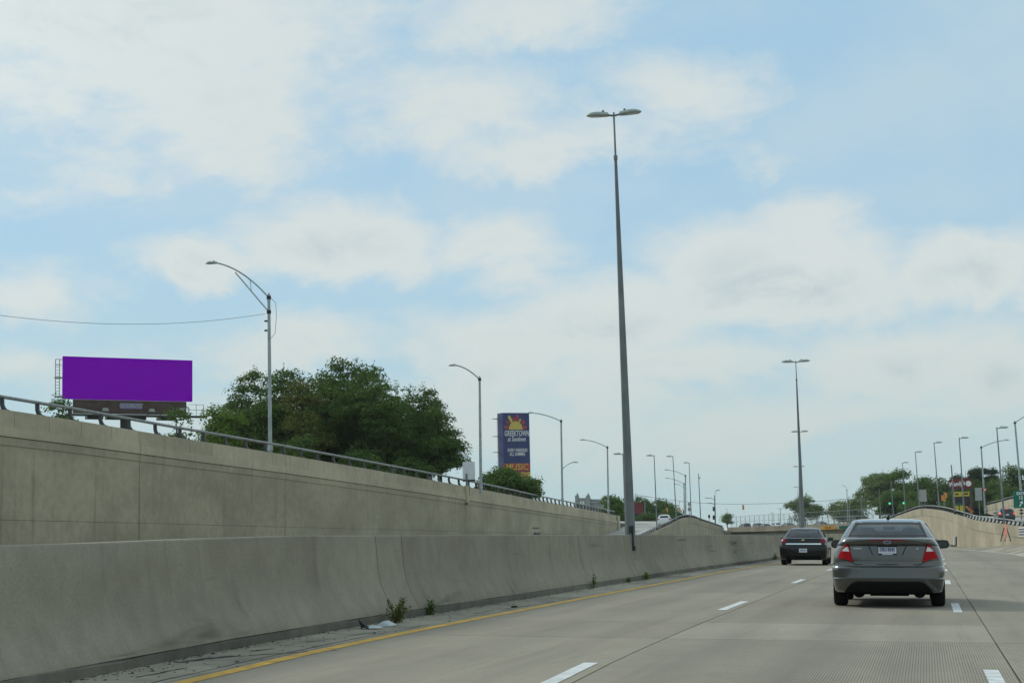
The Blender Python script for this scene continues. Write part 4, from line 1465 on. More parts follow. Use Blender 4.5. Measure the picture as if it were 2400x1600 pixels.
class Shell:
    def __init__(self, rows, D=.40, n=3.4, Df=.7, nf=2.6):
        self.z = np.array([r[0] for r in rows], float)
        self.w = np.array([r[1] for r in rows], float)
        self.yr = np.array([r[2] for r in rows], float)
        self.yf = np.array([r[3] for r in rows], float)
        self.D, self.n, self.Df, self.nf = D, n, Df, nf

    def at(self, z):
        return (float(np.interp(z, self.z, self.w)), float(np.interp(z, self.z, self.yr)), float(np.interp(z, self.z, self.yf)))

    def rear_y(self, x, z):
        w, yr, yf = self.at(z)
        D = min(self.D, (yf - yr) * .45)
        q = min(abs(x) / w, .9995)
        return yr + D * (1 - (1 - q ** self.n) ** (1 / self.n))

    def front_y(self, x, z):
        w, yr, yf = self.at(z)
        D = min(self.Df, (yf - yr) * .45)
        q = min(abs(x) / w, .9995)
        return yf - D * (1 - (1 - q ** self.nf) ** (1 / self.nf))

    def outline(self, z):
        w, yr, yf = self.at(z)
        D, Df = min(self.D, (yf - yr) * .45), min(self.Df, (yf - yr) * .45)
        half = []
        for t in np.linspace(0, 1, 13):
            a = t * math.pi / 2
            half.append((w * math.sin(a) ** (2 / self.n), yr + D * (1 - math.cos(a) ** (2 / self.n))))
        for t in np.linspace(0, 1, 13)[1:-1]:
            half.append((w, yr + D + (yf - Df - yr - D) * t))
        for t in np.linspace(1, 0, 11):
            a = t * math.pi / 2
            half.append((w * math.sin(a) ** (2 / self.nf), yf - Df * (1 - math.cos(a) ** (2 / self.nf))))
        left = [(-x, y) for x, y in reversed(half[1:-1])]
        return [(x, y, z) for x, y in half + left]

    def mesh(self, zs, skip=None, cap_top=True, cap_bottom=True):
        mb = MB()
        rings = [self.outline(z) for z in zs]
        n = len(rings[0])
        v = [p for r in rings for p in r]
        f = []
        for i in range(len(rings) - 1):
            for k in range(n):
                k2 = (k + 1) % n
                fc = (i * n + k, i * n + k2, (i + 1) * n + k2, (i + 1) * n + k)
                if skip and skip([v[j] for j in fc]):
                    continue
                f.append(fc)
        if cap_bottom:
            f.append(tuple(range(n - 1, -1, -1)))
        if cap_top:
            f.append(tuple((len(rings) - 1) * n + k for k in range(n)))
        return mb.add(v, f)


def patch(poly, fn, cuts=3, depth=.03, push=.006, axis='rear'):
    """polygon in (a, z) draped on a surface; fn(a, z) gives the third coordinate, push moves it outwards"""
    bm = bmesh.new()
    vs = [bm.verts.new((a, 0, z)) for a, z in poly]
    f = bm.faces.new(vs)
    bmesh.ops.triangulate(bm, faces=[f])
    bmesh.ops.subdivide_edges(bm, edges=bm.edges[:], cuts=cuts, use_grid_fill=True)
    bnd = [e for e in bm.edges if e.is_boundary]
    ret = bmesh.ops.extrude_edge_only(bm, edges=bnd)
    inner = set(g for g in ret['geom'] if isinstance(g, bmesh.types.BMVert))
    sgn = {'rear': -1, 'front': 1, 'right': 1, 'left': -1}[axis]
    for v in bm.verts:
        a, z = v.co.x, v.co.z
        q = fn(a, z) + sgn * (push if v not in inner else push - depth)
        v.co = (a, q, z) if axis in ('rear', 'front') else (q, a, z)
    bm.verts.index_update()
    mb = MB().add([tuple(v.co) for v in bm.verts], [tuple(v.index for v in f.verts) for f in bm.faces])
    bm.free()
    return mb


def inset(quad, d):
    c = np.mean(np.array(quad), axis=0)
    out = []
    for p in quad:
        v = c - np.array(p)
        out.append(tuple(np.array(p) + np.sign(v) * np.minimum(np.abs(v), d)))
    return out


def in_poly(p, poly):
    x, y = p
    r = False
    j = len(poly) - 1
    for i in range(len(poly)):
        xi, yi = poly[i]
        xj, yj = poly[j]
        if (yi > y) != (yj > y) and x < (xj - xi) * (y - yi) / (yj - yi) + xi:
            r = not r
        j = i
    return r


def bool_cut(ob, cutters):
    for c in cutters:
        m = ob.modifiers.new('cut', 'BOOLEAN')
        m.object = c
        m.operation = 'DIFFERENCE'
        m.solver = 'EXACT'
    dg = bpy.context.evaluated_depsgraph_get()
    me = bpy.data.meshes.new_from_object(ob.evaluated_get(dg))
    ob.modifiers.clear()
    old = ob.data
    ob.data = me
    for c in cutters:
        bpy.data.objects.remove(c)
    bpy.data.meshes.remove(old)
    me.shade_smooth()
    me.set_sharp_from_angle(angle=R(32))


TYRE = {}


def wheel_meshes(r, w):
    key = (r, w)
    if key not in TYRE:
        prof = [(-w / 2, r * .66), (-w / 2, r * .90), (-w / 2 + .02, r * .975), (-w / 2 + .05, r), (w / 2 - .05, r), (w / 2 - .02, r * .975), (w / 2, r * .90), (w / 2, r * .66)]
        n = 28
        rings = [[(x, math.cos(a) * q, math.sin(a) * q) for a in np.linspace(0, 2 * math.pi, n, endpoint=False)] for x, q in prof]
        ty = MB().loft(rings, cap=False).mesh('tyre', 'black rubber', True)
        rim = MB().tube([(-w / 2 + .03, 0, 0), (w / 2 - .03, 0, 0)], r * .67, 24)
        for k in range(5):
            a = k * 2 * math.pi / 5
            d = Vector((0, math.cos(a), math.sin(a)))
            for s in (-1, 1):
                rim.obox(d * r * .35 + Vector((s * (w / 2 - .02), 0, 0)), (.012, 0, 0), d * r * .30, Vector((1, 0, 0)).cross(d) * r * .08)
        TYRE[key] = (ty, rim.mesh('rim', 'rim alloy'))
    return TYRE[key]


def car(label, cat, loc, rot, P, name='parked_car', group=None):
    t = thing(name, loc, label, cat, group, rot)
    body_mat, glass = P['paint'], P.get('glass', 'solid dark glass')
    kx = P.get('kx', 1.0)
    P = dict(P, body=[(r[0], r[1] * kx, r[2], r[3]) for r in P['body']])
    B = Shell(P['body'], P.get('D', .40), P.get('n', 3.2))
    G = Shell(P['roof'], P.get('gD', .26), P.get('gn', 3.6), .45, 2.6)
    bo = B.mesh(sorted(set(P['zs']))).build('body', body_mat, t, smooth=True, local=True, angle=P.get('sharp', 24))
    rw, ww, tr = P['wr'], P['ww'], P['track']
    cutters = []
    for yw in P['axles']:
        c = MB().tube([(-2, yw, rw), (2, yw, rw)], rw * 1.13, 28).build('cutter', None)
        cutters.append(c)
    # the boolean works in body space: cutters share the parent's transform
    for c in cutters:
        c.parent = t
    bpy.context.view_layer.update()
    bool_cut(bo, cutters)
    bo.data.materials.clear()
    bo.data.materials.append(MATS[body_mat])
    MB().box(-tr - .02, tr + .02, P['axles'][0] - .55, P['axles'][1] + .5, P['clear'] + .05, P['clear'] + .42).build('underbody', 'underbody', t, local=True)
    ty, rm = wheel_meshes(rw, ww)
    for yw in P['axles']:
        for s in (-1, 1):
            o = put(ty, 'wheel', t, local=True, loc=(s * tr, yw, rw))
            put(rm, 'rim', o, local=True)
    # cabin with openings
    rq, fq, sqs = P['rear_win'], P['wind'], P['side_win']
    open_ = glass != 'solid dark glass'

    def skip(q):
        ys = [p[1] for p in q]
        def rear(): return all(in_poly((p[0], p[2]), rq) for p in q) and max(ys) < G.at(q[0][2])[1] + .75
        def front(): return all(in_poly((p[0], p[2]), fq) for p in q) and min(ys) > G.at(q[0][2])[2] - .9
        def side(): return any(all(in_poly((p[1], p[2]), s) for p in q) for s in sqs) and all(abs(p[0]) > G.at(p[2])[0] * .93 for p in q)
        return rear() or front() or side()
    zc = P['roof'][0][0]
    zt = P['roof'][-1][0]
    G.mesh(sorted(set(list(np.linspace(zc, zt - .07, 13)) + [r[0] for r in P['roof'] if r[0] > zt - .08])), skip if open_ else None, cap_bottom=not open_).build('roof', body_mat, t, smooth=True, local=True, angle=40)

    def window(name, quad, fn, axis):
        q = list(quad)
        patch(q, fn, 5, .01, .006, axis).build(name, glass, t, smooth=True, local=True)
        iq = inset(q, P.get('frit', .035))
        o = t
        m = len(q)
        seal = MB()
        for i in range(m):
            j = (i + 1) % m
            pm_ = patch([q[i], q[j], iq[j], iq[i]], fn, 5, .006, .010, axis)
            seal.add(pm_.v, pm_.f)
        seal.build('window_seal', 'black plastic', t, local=True)
    window('rear_window', rq, G.rear_y, 'rear')
    window('windscreen', fq, G.front_y, 'front')
    for sq in sqs:
        window('side_window', sq, lambda a, z: G.at(z)[0], 'right')
        window('side_window', sq, lambda a, z: -G.at(z)[0], 'left')
    if open_:
        L0, L1 = P['roof'][0][2], P['roof'][0][3]
        zb = P['roof'][0][0]
        MB().box(-.62, .62, L0 + .30, L1 - .30, zb - .10, zb - .05).build('parcel_shelf', 'interior trim', t, local=True)
        for x, y, hh in P['seats']:
            s = MB().box(x - .22, x + .22, y - .06, y + .06, zb - .05, zb + .02)
            hd = []
            for zz, ws in ((zb + .02, .10), (zb + .05, .14), (zb + hh * .7, .14), (zb + hh * .95, .11), (zb + hh, .06)):
                hd.append([(x + math.cos(a) * ws, y + math.sin(a) * ws * .5, zz) for a in np.linspace(0, 2 * math.pi, 12, endpoint=False)])
            s.loft(hd)
            s.build('headrest', 'interior trim', t, local=True)
        MB().tube([(0, L1 - .75, zt - .13), (.0, L1 - .75, zt - .19)], .10, 10, squash=.3).build('rear_view_mirror', 'interior trim', t, local=True)
    # lamps, plate, trim on the tail
    for nm, poly, mt, ps in P['tail']:
        for s in (-1, 1):
            patch([(s * a, z) for a, z in poly], B.rear_y, 3, .03, ps).build(nm, mt, t, smooth=True, local=True)
    for nm, poly, mt, ps in P.get('single', ()):
        patch(poly, B.rear_y, 7 if nm in ('valance', 'chrome_strip', 'bumper', 'plate_recess', 'brake_strip') else 2, .06 if nm == 'valance' else .02, ps).build(nm, mt, t, local=True)
    for nm, poly, mt, ps in P.get('gsingle', ()):
        patch(poly, G.rear_y, 2, .02, ps).build(nm, mt, t, local=True)
    for nm, pts, r_, mt in P.get('lines', ()):
        for s in ((1, -1) if P.get('mirror_lines', True) else (1,)):
            MB().tube([(s * a, B.rear_y(a, z) - .002, z) for a, z in pts], r_, 5).build(nm, mt, t, local=True)
    for nm, s_, size, x, z, mt, xs in P.get('text', ()):
        y = B.rear_y(x, z) - .016
        put(text_mesh(nm, s_, size, mt, frame((x, y - .003, z), (1, 0, 0), (0, 0, 1)), .002, xs=xs, bold=size * .02), nm, t, local=True)
    # mirrors
    if P.get('mirror'):
        my, mz, mx = P['mirror']
        for s in (-1, 1):
            rings = []
            for yy, k in ((-.05, .88), (-.035, 1.0), (.05, .92), (.12, .55)):
                rings.append([(s * (mx + .12) + math.copysign(abs(math.cos(a)) ** .6, math.cos(a)) * .115 * k, my + yy, mz + math.copysign(abs(math.sin(a)) ** .6, math.sin(a)) * .075 * k) for a in np.linspace(0, 2 * math.pi, 16, endpoint=False)])
            o = MB().loft(rings).build('wing_mirror', P.get('mirror_mat', 'black plastic'), t, smooth=True, local=True)
            MB().box(s * (mx + .12) - .085, s * (mx + .12) + .085, my - .056, my - .051, mz - .05, mz + .05).build('mirror_glass', 'solid dark glass', o, local=True)
            MB().tube([(s * mx * .95, my + .05, mz - .04), (s * (mx + .06), my + .03, mz - .02)], .03, 6).build('mirror_stalk', 'black plastic', o, local=True)
    for s in (-1, 1):     # door handles and sill line
        for yh in P.get('handles', ()):
            MB().obox((s * (B.at(P['handle_z'])[0] + .012), yh, P['handle_z']), (.012, 0, 0), (0, .09, 0), (0, 0, .012)).build('door_handle', body_mat, t, local=True)
    if P.get('head'):
        for s in (-1, 1):
            patch([(s * a, z) for a, z in P['head']], B.front_y, 3, .03, .006, 'front').build('headlight', 'tail white', t, smooth=True, local=True)
    return t


def paint(name, col, metal=.5, rough=.32):
    m = worn(name, col, rough, metal, var=.06, scale=40, coat=1.0)
    m.node_tree.nodes['Principled BSDF'].inputs['Coat Roughness'].default_value = .08
    return name


L = 4.84
FUSION = dict(
    paint=paint('grey metallic paint', (.088, .090, .086), .7, .25), glass='car glass', D=.46, n=3.0, gD=.30, gn=3.4,
    body=[(.235, .85, .16, 4.6), (.27, .872, .075, 4.70), (.34, .89, .035, 4.78), (.43, .905, .008, 4.84), (.462, .912, .0, 4.84), (.478, .912, .030, 4.84), (.52, .915, .034, 4.83), (.63, .915, .040, 4.80), (.652, .912, .058, 4.79),
          (.668, .908, .105, 4.78), (.70, .905, .112, 4.74), (.80, .89, .112, 4.62), (.90, .865, .118, 4.35), (.955, .845, .122, 4.0), (.988, .83, .125, 3.75), (1.0, .826, .098, 3.65), (1.02, .815, .078, 3.6), (1.06, .79, .062, 3.5), (1.095, .755, .062, 3.45), (1.108, .735, .085, 3.42), (1.116, .70, .14, 3.38), (1.125, .60, .34, 3.3)],
    zs=[.235, .25, .27, .30, .34, .385, .43, .462, .478, .52, .575, .63, .652, .668, .70, .75, .80, .85, .90, .955, .988, 1.0, 1.02, 1.06, 1.095, 1.108, 1.116, 1.125],
    roof=[(1.09, .765, .52, 3.50), (1.13, .75, .60, 3.42), (1.20, .71, .77, 3.22), (1.28, .665, .98, 3.0), (1.36, .61, 1.22, 2.78), (1.395, .575, 1.36, 2.66), (1.415, .53, 1.48, 2.56), (1.43, .44, 1.66, 2.4), (1.438, .28, 1.9, 2.2)],
    rear_win=[(-.635, 1.135), (.635, 1.135), (.535, 1.378), (-.535, 1.378)], wind=[(-.62, 1.13), (.62, 1.13), (.53, 1.375), (-.53, 1.375)],
    side_win=[[(1.02, 1.13), (2.2, 1.12), (2.2, 1.365), (1.42, 1.365)], [(2.27, 1.12), (3.05, 1.12), (2.62, 1.36), (2.27, 1.365)]],
    seats=[(-.36, 2.3, .20), (.36, 2.3, .20), (-.36, 1.05, .13), (.36, 1.05, .13), (0, 1.05, .10)],
    wr=.325, ww=.225, track=.785, axles=(1.04, 3.77), clear=.15,
    tail=[('tail_light', [(.618, 1.025), (.655, 1.015), (.735, .925), (.80, .79), (.68, .772), (.545, .728), (.585, .88)], 'tail red', .012),
          ('reversing_light', [(.632, .985), (.655, .975), (.73, .905), (.605, .895)], 'tail white', .022)],
    single=[('brake_strip', [(-.275, 1.068), (.275, 1.068), (.275, 1.088), (-.275, 1.088)], 'tail red dark', .008),
            ('plate_recess', [(-.235, .845), (.235, .845), (.295, .985), (-.295, .985)], 'grey metallic paint', -.012),
            ('plate_holder', [(-.152, .842), (.152, .842), (.152, .998), (-.152, .998)], 'black plastic', .006),
            ('licence_plate', [(-.142, .868), (.142, .868), (.142, .992), (-.142, .992)], 'plate white', .012),
            ('plate_caption', [(-.085, .847), (.085, .847), (.085, .862), (-.085, .862)], 'plate white', .012),
            ('valance', [(-.70, .236), (.70, .236), (.655, .31), (.58, .385), (.50, .41), (-.50, .41), (-.58, .385), (-.655, .31)], 'underbody', .03),
            ('emblem', [(.062 * math.cos(a), 1.045 + .026 * math.sin(a)) for a in np.linspace(0, 2 * math.pi, 20, endpoint=False)], 'chrome', .012),
            ('emblem_field', [(.050 * math.cos(a), 1.045 + .018 * math.sin(a)) for a in np.linspace(0, 2 * math.pi, 20, endpoint=False)], 'plate blue', .016)],
    lines=[('boot_gap', [(.0, .69), (.50, .69), (.545, .705), (.585, .78), (.60, .86), (.615, .95), (.63, 1.0)], .008, 'black plastic'), ('boot_crease', [(0, .995), (.3, .995), (.62, 1.0)], .009, 'black plastic'),
           ('bumper_gap', [(.545, .715), (.68, .762), (.80, .775)], .007, 'black plastic'), ('plate_edge', [(.235, .845), (.295, .985)], .008, 'black plastic')],
    text=[('plate_number', 'DEU 8345', .085, 0, .928, 'plate blue', .66), ('badge', 'FUSION', .034, -.47, .945, 'chrome', 1.1), ('badge', 'SE', .034, .47, .945, 'chrome', 1.1)],
    kx=.978, mirror=(3.1, 1.0, .79), handles=(1.7, 2.7), handle_z=.93, head=[(.55, .62), (.82, .64), (.80, .74), (.60, .72)])
rho = (0, RHO, 0)
p = W(-.61, 28.45, zr(28))
fus = car('grey mid-size sedan ahead in our lane, nearest car', 'car', p, (0, RHO, R(.4)), FUSION, name='sedan')
# underside: muffler cans, pipe and shark antenna
for x in (-.47, .49):
    MB().tube([(x, .42, .205), (x, .82, .205)], .085, 12, squash=.65).build('muffler', 'underbody', fus, local=True)
MB().box(-.30, .32, .7, 1.3, .17, .30).build('axle_carrier', 'underbody', fus, local=True)
MB().tube([(-.72, 1.04, .24), (.72, 1.04, .24)], .05, 8).build('axle', 'underbody', fus, local=True)
MB().tube([(0, 1.75, 1.42), (0, 1.72, 1.47)], [.035, .02], 8).tube([(0, 1.72, 1.46), (0, 1.55, 1.60)], [.006, .004], 5).build('antenna', 'black plastic', fus, local=True)

IMPALA = dict(
    paint=paint('charcoal paint', (.006, .007, .008), .0, .22), glass='car glass', D=.42, n=3.0, gD=.32, gn=3.4,
    body=[(.22, .85, .16, 4.75), (.26, .875, .07, 4.85), (.36, .90, .03, 5.0), (.50, .915, .0, 5.05), (.64, .92, .0, 5.05), (.74, .918, .018, 5.0), (.765, .915, .04, 4.95), (.86, .90, .045, 4.7), (.94, .88, .065, 4.2), (1.0, .85, .085, 3.9), (1.035, .815, .115, 3.75), (1.055, .77, .19, 3.6), (1.065, .70, .36, 3.5)],
    zs=[.22, .24, .26, .31, .36, .43, .50, .57, .64, .69, .74, .765, .81, .86, .90, .94, .97, 1.0, 1.02, 1.035, 1.055, 1.065],
    roof=[(1.03, .80, .62, 3.65), (1.08, .775, .70, 3.55), (1.16, .73, .88, 3.3), (1.26, .675, 1.12, 3.0), (1.35, .615, 1.38, 2.75), (1.40, .57, 1.55, 2.6), (1.43, .49, 1.75, 2.45), (1.45, .38, 1.95, 2.3), (1.46, .2, 2.2, 2.2)],
    rear_win=[(-.665, 1.085), (.665, 1.085), (.545, 1.385), (-.545, 1.385)], wind=[(-.64, 1.08), (.64, 1.08), (.54, 1.38), (-.54, 1.38)],
    side_win=[[(1.2, 1.08), (2.3, 1.07), (2.3, 1.36), (1.6, 1.36)], [(2.37, 1.07), (3.2, 1.07), (2.7, 1.35), (2.37, 1.36)]],
    seats=[(-.38, 2.4, .2), (.38, 2.4, .2), (-.38, 1.1, .12), (.38, 1.1, .12)],
    wr=.335, ww=.225, track=.79, axles=(1.15, 3.96), clear=.15,
    tail=[('tail_light', [(.63, .865), (.86, .865), (.81, .98), (.76, 1.03), (.66, 1.03)], 'tail red dark', .014)],
    single=[('chrome_strip', [(-.86, .80), (.86, .80), (.86, .85), (-.86, .85)], 'chrome', .012), ('licence_plate', [(-.152, .50), (.152, .50), (.152, .645), (-.152, .645)], 'plate white', .012),
            ('emblem', [(-.075, .965), (-.055, .985), (-.03, .985), (-.03, .998), (.03, .998), (.03, .985), (.075, .985), (.055, .962), (.03, .962), (.03, .948), (-.03, .948), (-.03, .962)], 'emblem gold', .016),
            ('valance', [(-.66, .221), (.66, .221), (.62, .36), (-.62, .36)], 'underbody', .03)],
    lines=[('boot_gap', [(.62, .86), (.62, 1.03)], .005, 'black plastic'), ('bumper_gap', [(0, .757), (.85, .757)], .006, 'black plastic')],
    text=[('plate_number', 'CKV 921', .085, 0, .575, 'plate blue', .7)],
    mirror=(3.2, 1.0, .82), handles=(1.8, 2.9), handle_z=.92, head=[(.5, .62), (.85, .64), (.83, .78), (.55, .74)])
_pc = MATS['charcoal paint'].node_tree.nodes['Principled BSDF']
_pc.inputs['Coat Weight'].default_value = .35
_pc.inputs['Specular IOR Level'].default_value = .25
imp = car('dark charcoal sedan with chrome tail strip further ahead by the barrier', 'car', W(-4.62, 67.5, zr(68)), (0, RHO, R(1.0)), IMPALA, name='sedan')



def generic(kind, col_name, col, **kw):
    metal = kw.pop('metal', .2)
    pt = paint(col_name, col, metal, .3)
    if kind == 'suv':
        P = dict(paint=pt, body=[(.28, .86, .12, 4.5), (.34, .89, .05, 4.6), (.55, .92, .0, 4.7), (.80, .92, .02, 4.65), (.98, .90, .04, 4.3), (1.06, .88, .05, 3.6)], zs=[.28, .34, .44, .55, .68, .80, .90, .98, 1.06],
                 roof=[(1.04, .87, .06, 3.55), (1.15, .85, .10, 3.4), (1.35, .79, .22, 3.0), (1.55, .73, .36, 2.7), (1.64, .68, .46, 2.5), (1.70, .56, .62, 2.3), (1.72, .4, .8, 2.1)],
                 rear_win=[(-.66, 1.16), (.66, 1.16), (.58, 1.54), (-.58, 1.54)], wind=[(-.68, 1.12), (.68, 1.12), (.58, 1.52), (-.58, 1.52)],
                 side_win=[[(.5, 1.13), (1.9, 1.12), (1.9, 1.52), (.68, 1.52)], [(1.98, 1.12), (3.0, 1.12), (2.55, 1.52), (1.98, 1.52)]],
                 wr=.36, ww=.23, track=.78, axles=(.95, 3.7), clear=.2, gD=.2,
                 tail=[('tail_light', [(.70, .86), (.88, .86), (.86, 1.03), (.72, 1.03)], 'tail red', .012)], single=[('licence_plate', [(-.15, .75), (.15, .75), (.15, .9), (-.15, .9)], 'plate white', .01), ('bumper', [(-.8, .38), (.8, .38), (.8, .55), (-.8, .55)], 'black plastic', .012)],
                 mirror=(3.0, 1.1, .88), head=[(.5, .7), (.85, .72), (.83, .86), (.55, .84)])
    elif kind == 'hatch':
        P = dict(paint=pt, body=[(.24, .80, .12, 3.9), (.30, .83, .05, 4.0), (.50, .86, .0, 4.1), (.75, .86, .02, 4.05), (.92, .84, .05, 3.7), (1.0, .81, .08, 3.2)], zs=[.24, .30, .4, .50, .62, .75, .84, .92, 1.0],
                 roof=[(.98, .79, .10, 3.15), (1.08, .76, .15, 3.0), (1.22, .71, .27, 2.7), (1.36, .65, .45, 2.4), (1.43, .60, .58, 2.25), (1.48, .48, .8, 2.0), (1.50, .3, 1.0, 1.8)],
                 rear_win=[(-.58, 1.08), (.58, 1.08), (.50, 1.36), (-.50, 1.36)], wind=[(-.6, 1.05), (.6, 1.05), (.52, 1.35), (-.52, 1.35)],
                 side_win=[[(.5, 1.05), (1.6, 1.05), (1.6, 1.35), (.8, 1.35)], [(1.67, 1.05), (2.7, 1.05), (2.25, 1.35), (1.67, 1.35)]],
                 wr=.31, ww=.2, track=.72, axles=(.75, 3.25), clear=.16, gD=.24,
                 tail=[('tail_light', [(.62, .80), (.82, .82), (.80, .99), (.66, 1.0)], 'brake lit' if kw.get('braking') else 'tail red', .03)], single=[('licence_plate', [(-.15, .72), (.15, .72), (.15, .85), (-.15, .85)], 'plate white', .01)],
                 gsingle=[('high_brake_light', [(-.12, 1.40), (.12, 1.40), (.12, 1.45), (-.12, 1.45)], 'brake lit', .03)] if kw.get('braking') else [],
                 mirror=(2.6, 1.0, .82), head=[(.45, .6), (.78, .62), (.76, .75), (.5, .72)])
    else:
        P = dict(FUSION)
        P.update(paint=pt, glass='solid dark glass', text=(), single=FUSION['single'][0:1] + FUSION['single'][3:4], lines=())
    return P


hx = at(2362, 1217, 190)
hz = W(hx.x, 190, zB(190) - .28).z
car('small black hatchback with brake lights lit beside the exit sign', 'car', Vector((hx.x, 190, hz)), (0, 0, R(6)), generic('hatch', 'black paint', (.012, .013, .015), braking=True), name='hatchback')
sx = at(1556.5, 1230, 226)
sz = W(LH(226) - 3, 226, zA(226)).z
car('white hatchback climbing the left ramp behind its railing', 'car', Vector((sx.x, 226, sz + .02)), (0, 0, R(4)), generic('hatch', 'white car paint', (.75, .76, .77), metal=0), name='hatchback')
vx = at(1971, 1275, 105)
car('white car half hidden between the two sedans', 'car', W(-3.05, 92, zr(92)), (0, RHO, R(1)), generic('suv', 'cream car paint', (.70, .69, .66), metal=0), name='utility_car')
# traffic on the overpass
for lab, px, n_, kind, nm, colr, rv in (
        ('dark green car at the left end of the overpass', 1745, 4.0, 'suv', 'dark green paint', (.02, .028, .026), 1),
        ('tall black utility car on the overpass, second from the left', 1766, 8.5, 'suv', 'near black paint', (.014, .015, .018), 0),
        ('dark low car on the overpass below the fence centre', 1792, 4.0, 'sedan', 'slate paint', (.03, .034, .04), 1),
        ('white car on the overpass between dark ones', 1822, 8.5, 'suv', 'white car paint', (.75, .76, .77), 0),
        ('dark car on the overpass left of the round tree', 1846, 4.0, 'sedan', 'slate paint', (.03, .034, .04), 1),
        ('dark car on the overpass just right of the round tree', 1922, 4.0, 'sedan', 'slate paint', (.03, .034, .04), 1)):
    Mi = CAM_R.transposed()

    def scr(q):
        v = Mi @ (bpt(q, n_, 0) - CAM_P)
        return v.x / -v.z * F_PX + 1200
    s = min(np.linspace(-2, LB + 2, 900), key=lambda q: abs(scr(q) - px))
    ang = math.atan2(ub.y, ub.x) - math.pi / 2 + (math.pi if rv else 0)
    loc = bpt(s, n_, -.81)
    off = Vector((math.sin(ang), -math.cos(ang), 0)) * 2.3
    car(lab, 'car', loc + off, (0, 0, ang), generic(kind, nm, colr), name='bridge_car', group='cars crossing the overpass')
# parked on the service drive above the left wall
for lab, px, Y, kind, nm, colr in (('maroon car roof parked behind the left wall railing', 533, 97, 'suv', 'maroon paint', (.05, .018, .02)), ('pale blue car parked behind the railing by the trussed street light', 612, 93, 'hatch', 'pale blue paint', (.45, .52, .60))):
    q = at(px, 1040, Y)
    g_ = W(q.x, Y, zUL(Y)).z
    car(lab, 'car', Vector((q.x, Y, g_ + .01)), (0, 0, R(90)), generic(kind, nm, colr), name='parked_car', group='cars parked on the service drive')

# ------------------------------------------------------------------ trees and weeds
leaf_mat('leaf dark', (.050, .098, .022), (.082, .148, .034), (.115, .19, .042))
leaf_mat('leaf mid', (.070, .135, .028), (.10, .178, .038), (.13, .205, .045))
leaf_mat('leaf bright', (.095, .165, .028), (.13, .22, .036), (.17, .25, .05))
leaf_mat('leaf olive', (.095, .110, .026), (.125, .140, .032), (.14, .155, .04))
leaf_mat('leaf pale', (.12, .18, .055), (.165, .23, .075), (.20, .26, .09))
leaf_mat('leaf needle', (.040, .074, .036), (.052, .090, .042), (.07, .11, .05))


def leaves_mesh(name, C, N, size, mat, r):
    """C: leaf centres (n,3), N: preferred normals"""
    n = len(C)
    nr = N + r.normal(0, .55, (n, 3))
    nr /= np.linalg.norm(nr, axis=1)[:, None] + 1e-9
    ref = r.normal(0, 1, (n, 3))
    u = np.cross(nr, ref)
    u /= np.linalg.norm(u, axis=1)[:, None] + 1e-9
    v = np.cross(nr, u)
    s = size * r.uniform(.6, 1.35, n)[:, None]
    k = r.uniform(.38, .62, n)[:, None]
    V = np.stack([C - u * s * .5, C + v * s * k * .5 + nr * s * .07, C + u * s * .5, C - v * s * k * .5 + nr * s * .07], axis=1).reshape(-1, 3)
    me = bpy.data.meshes.new(name)
    me.vertices.add(4 * n)
    me.vertices.foreach_set('co', V.astype(np.float32).ravel())
    me.loops.add(4 * n)
    me.loops.foreach_set('vertex_index', np.arange(4 * n, dtype=np.int32))
    me.polygons.add(n)
    me.polygons.foreach_set('loop_start', np.arange(0, 4 * n, 4, dtype=np.int32))
    me.polygons.foreach_set('loop_total', np.full(n, 4, dtype=np.int32))
    me.update(calc_edges=True)
    me.validate()
    me.materials.append(MATS[mat])
    return me


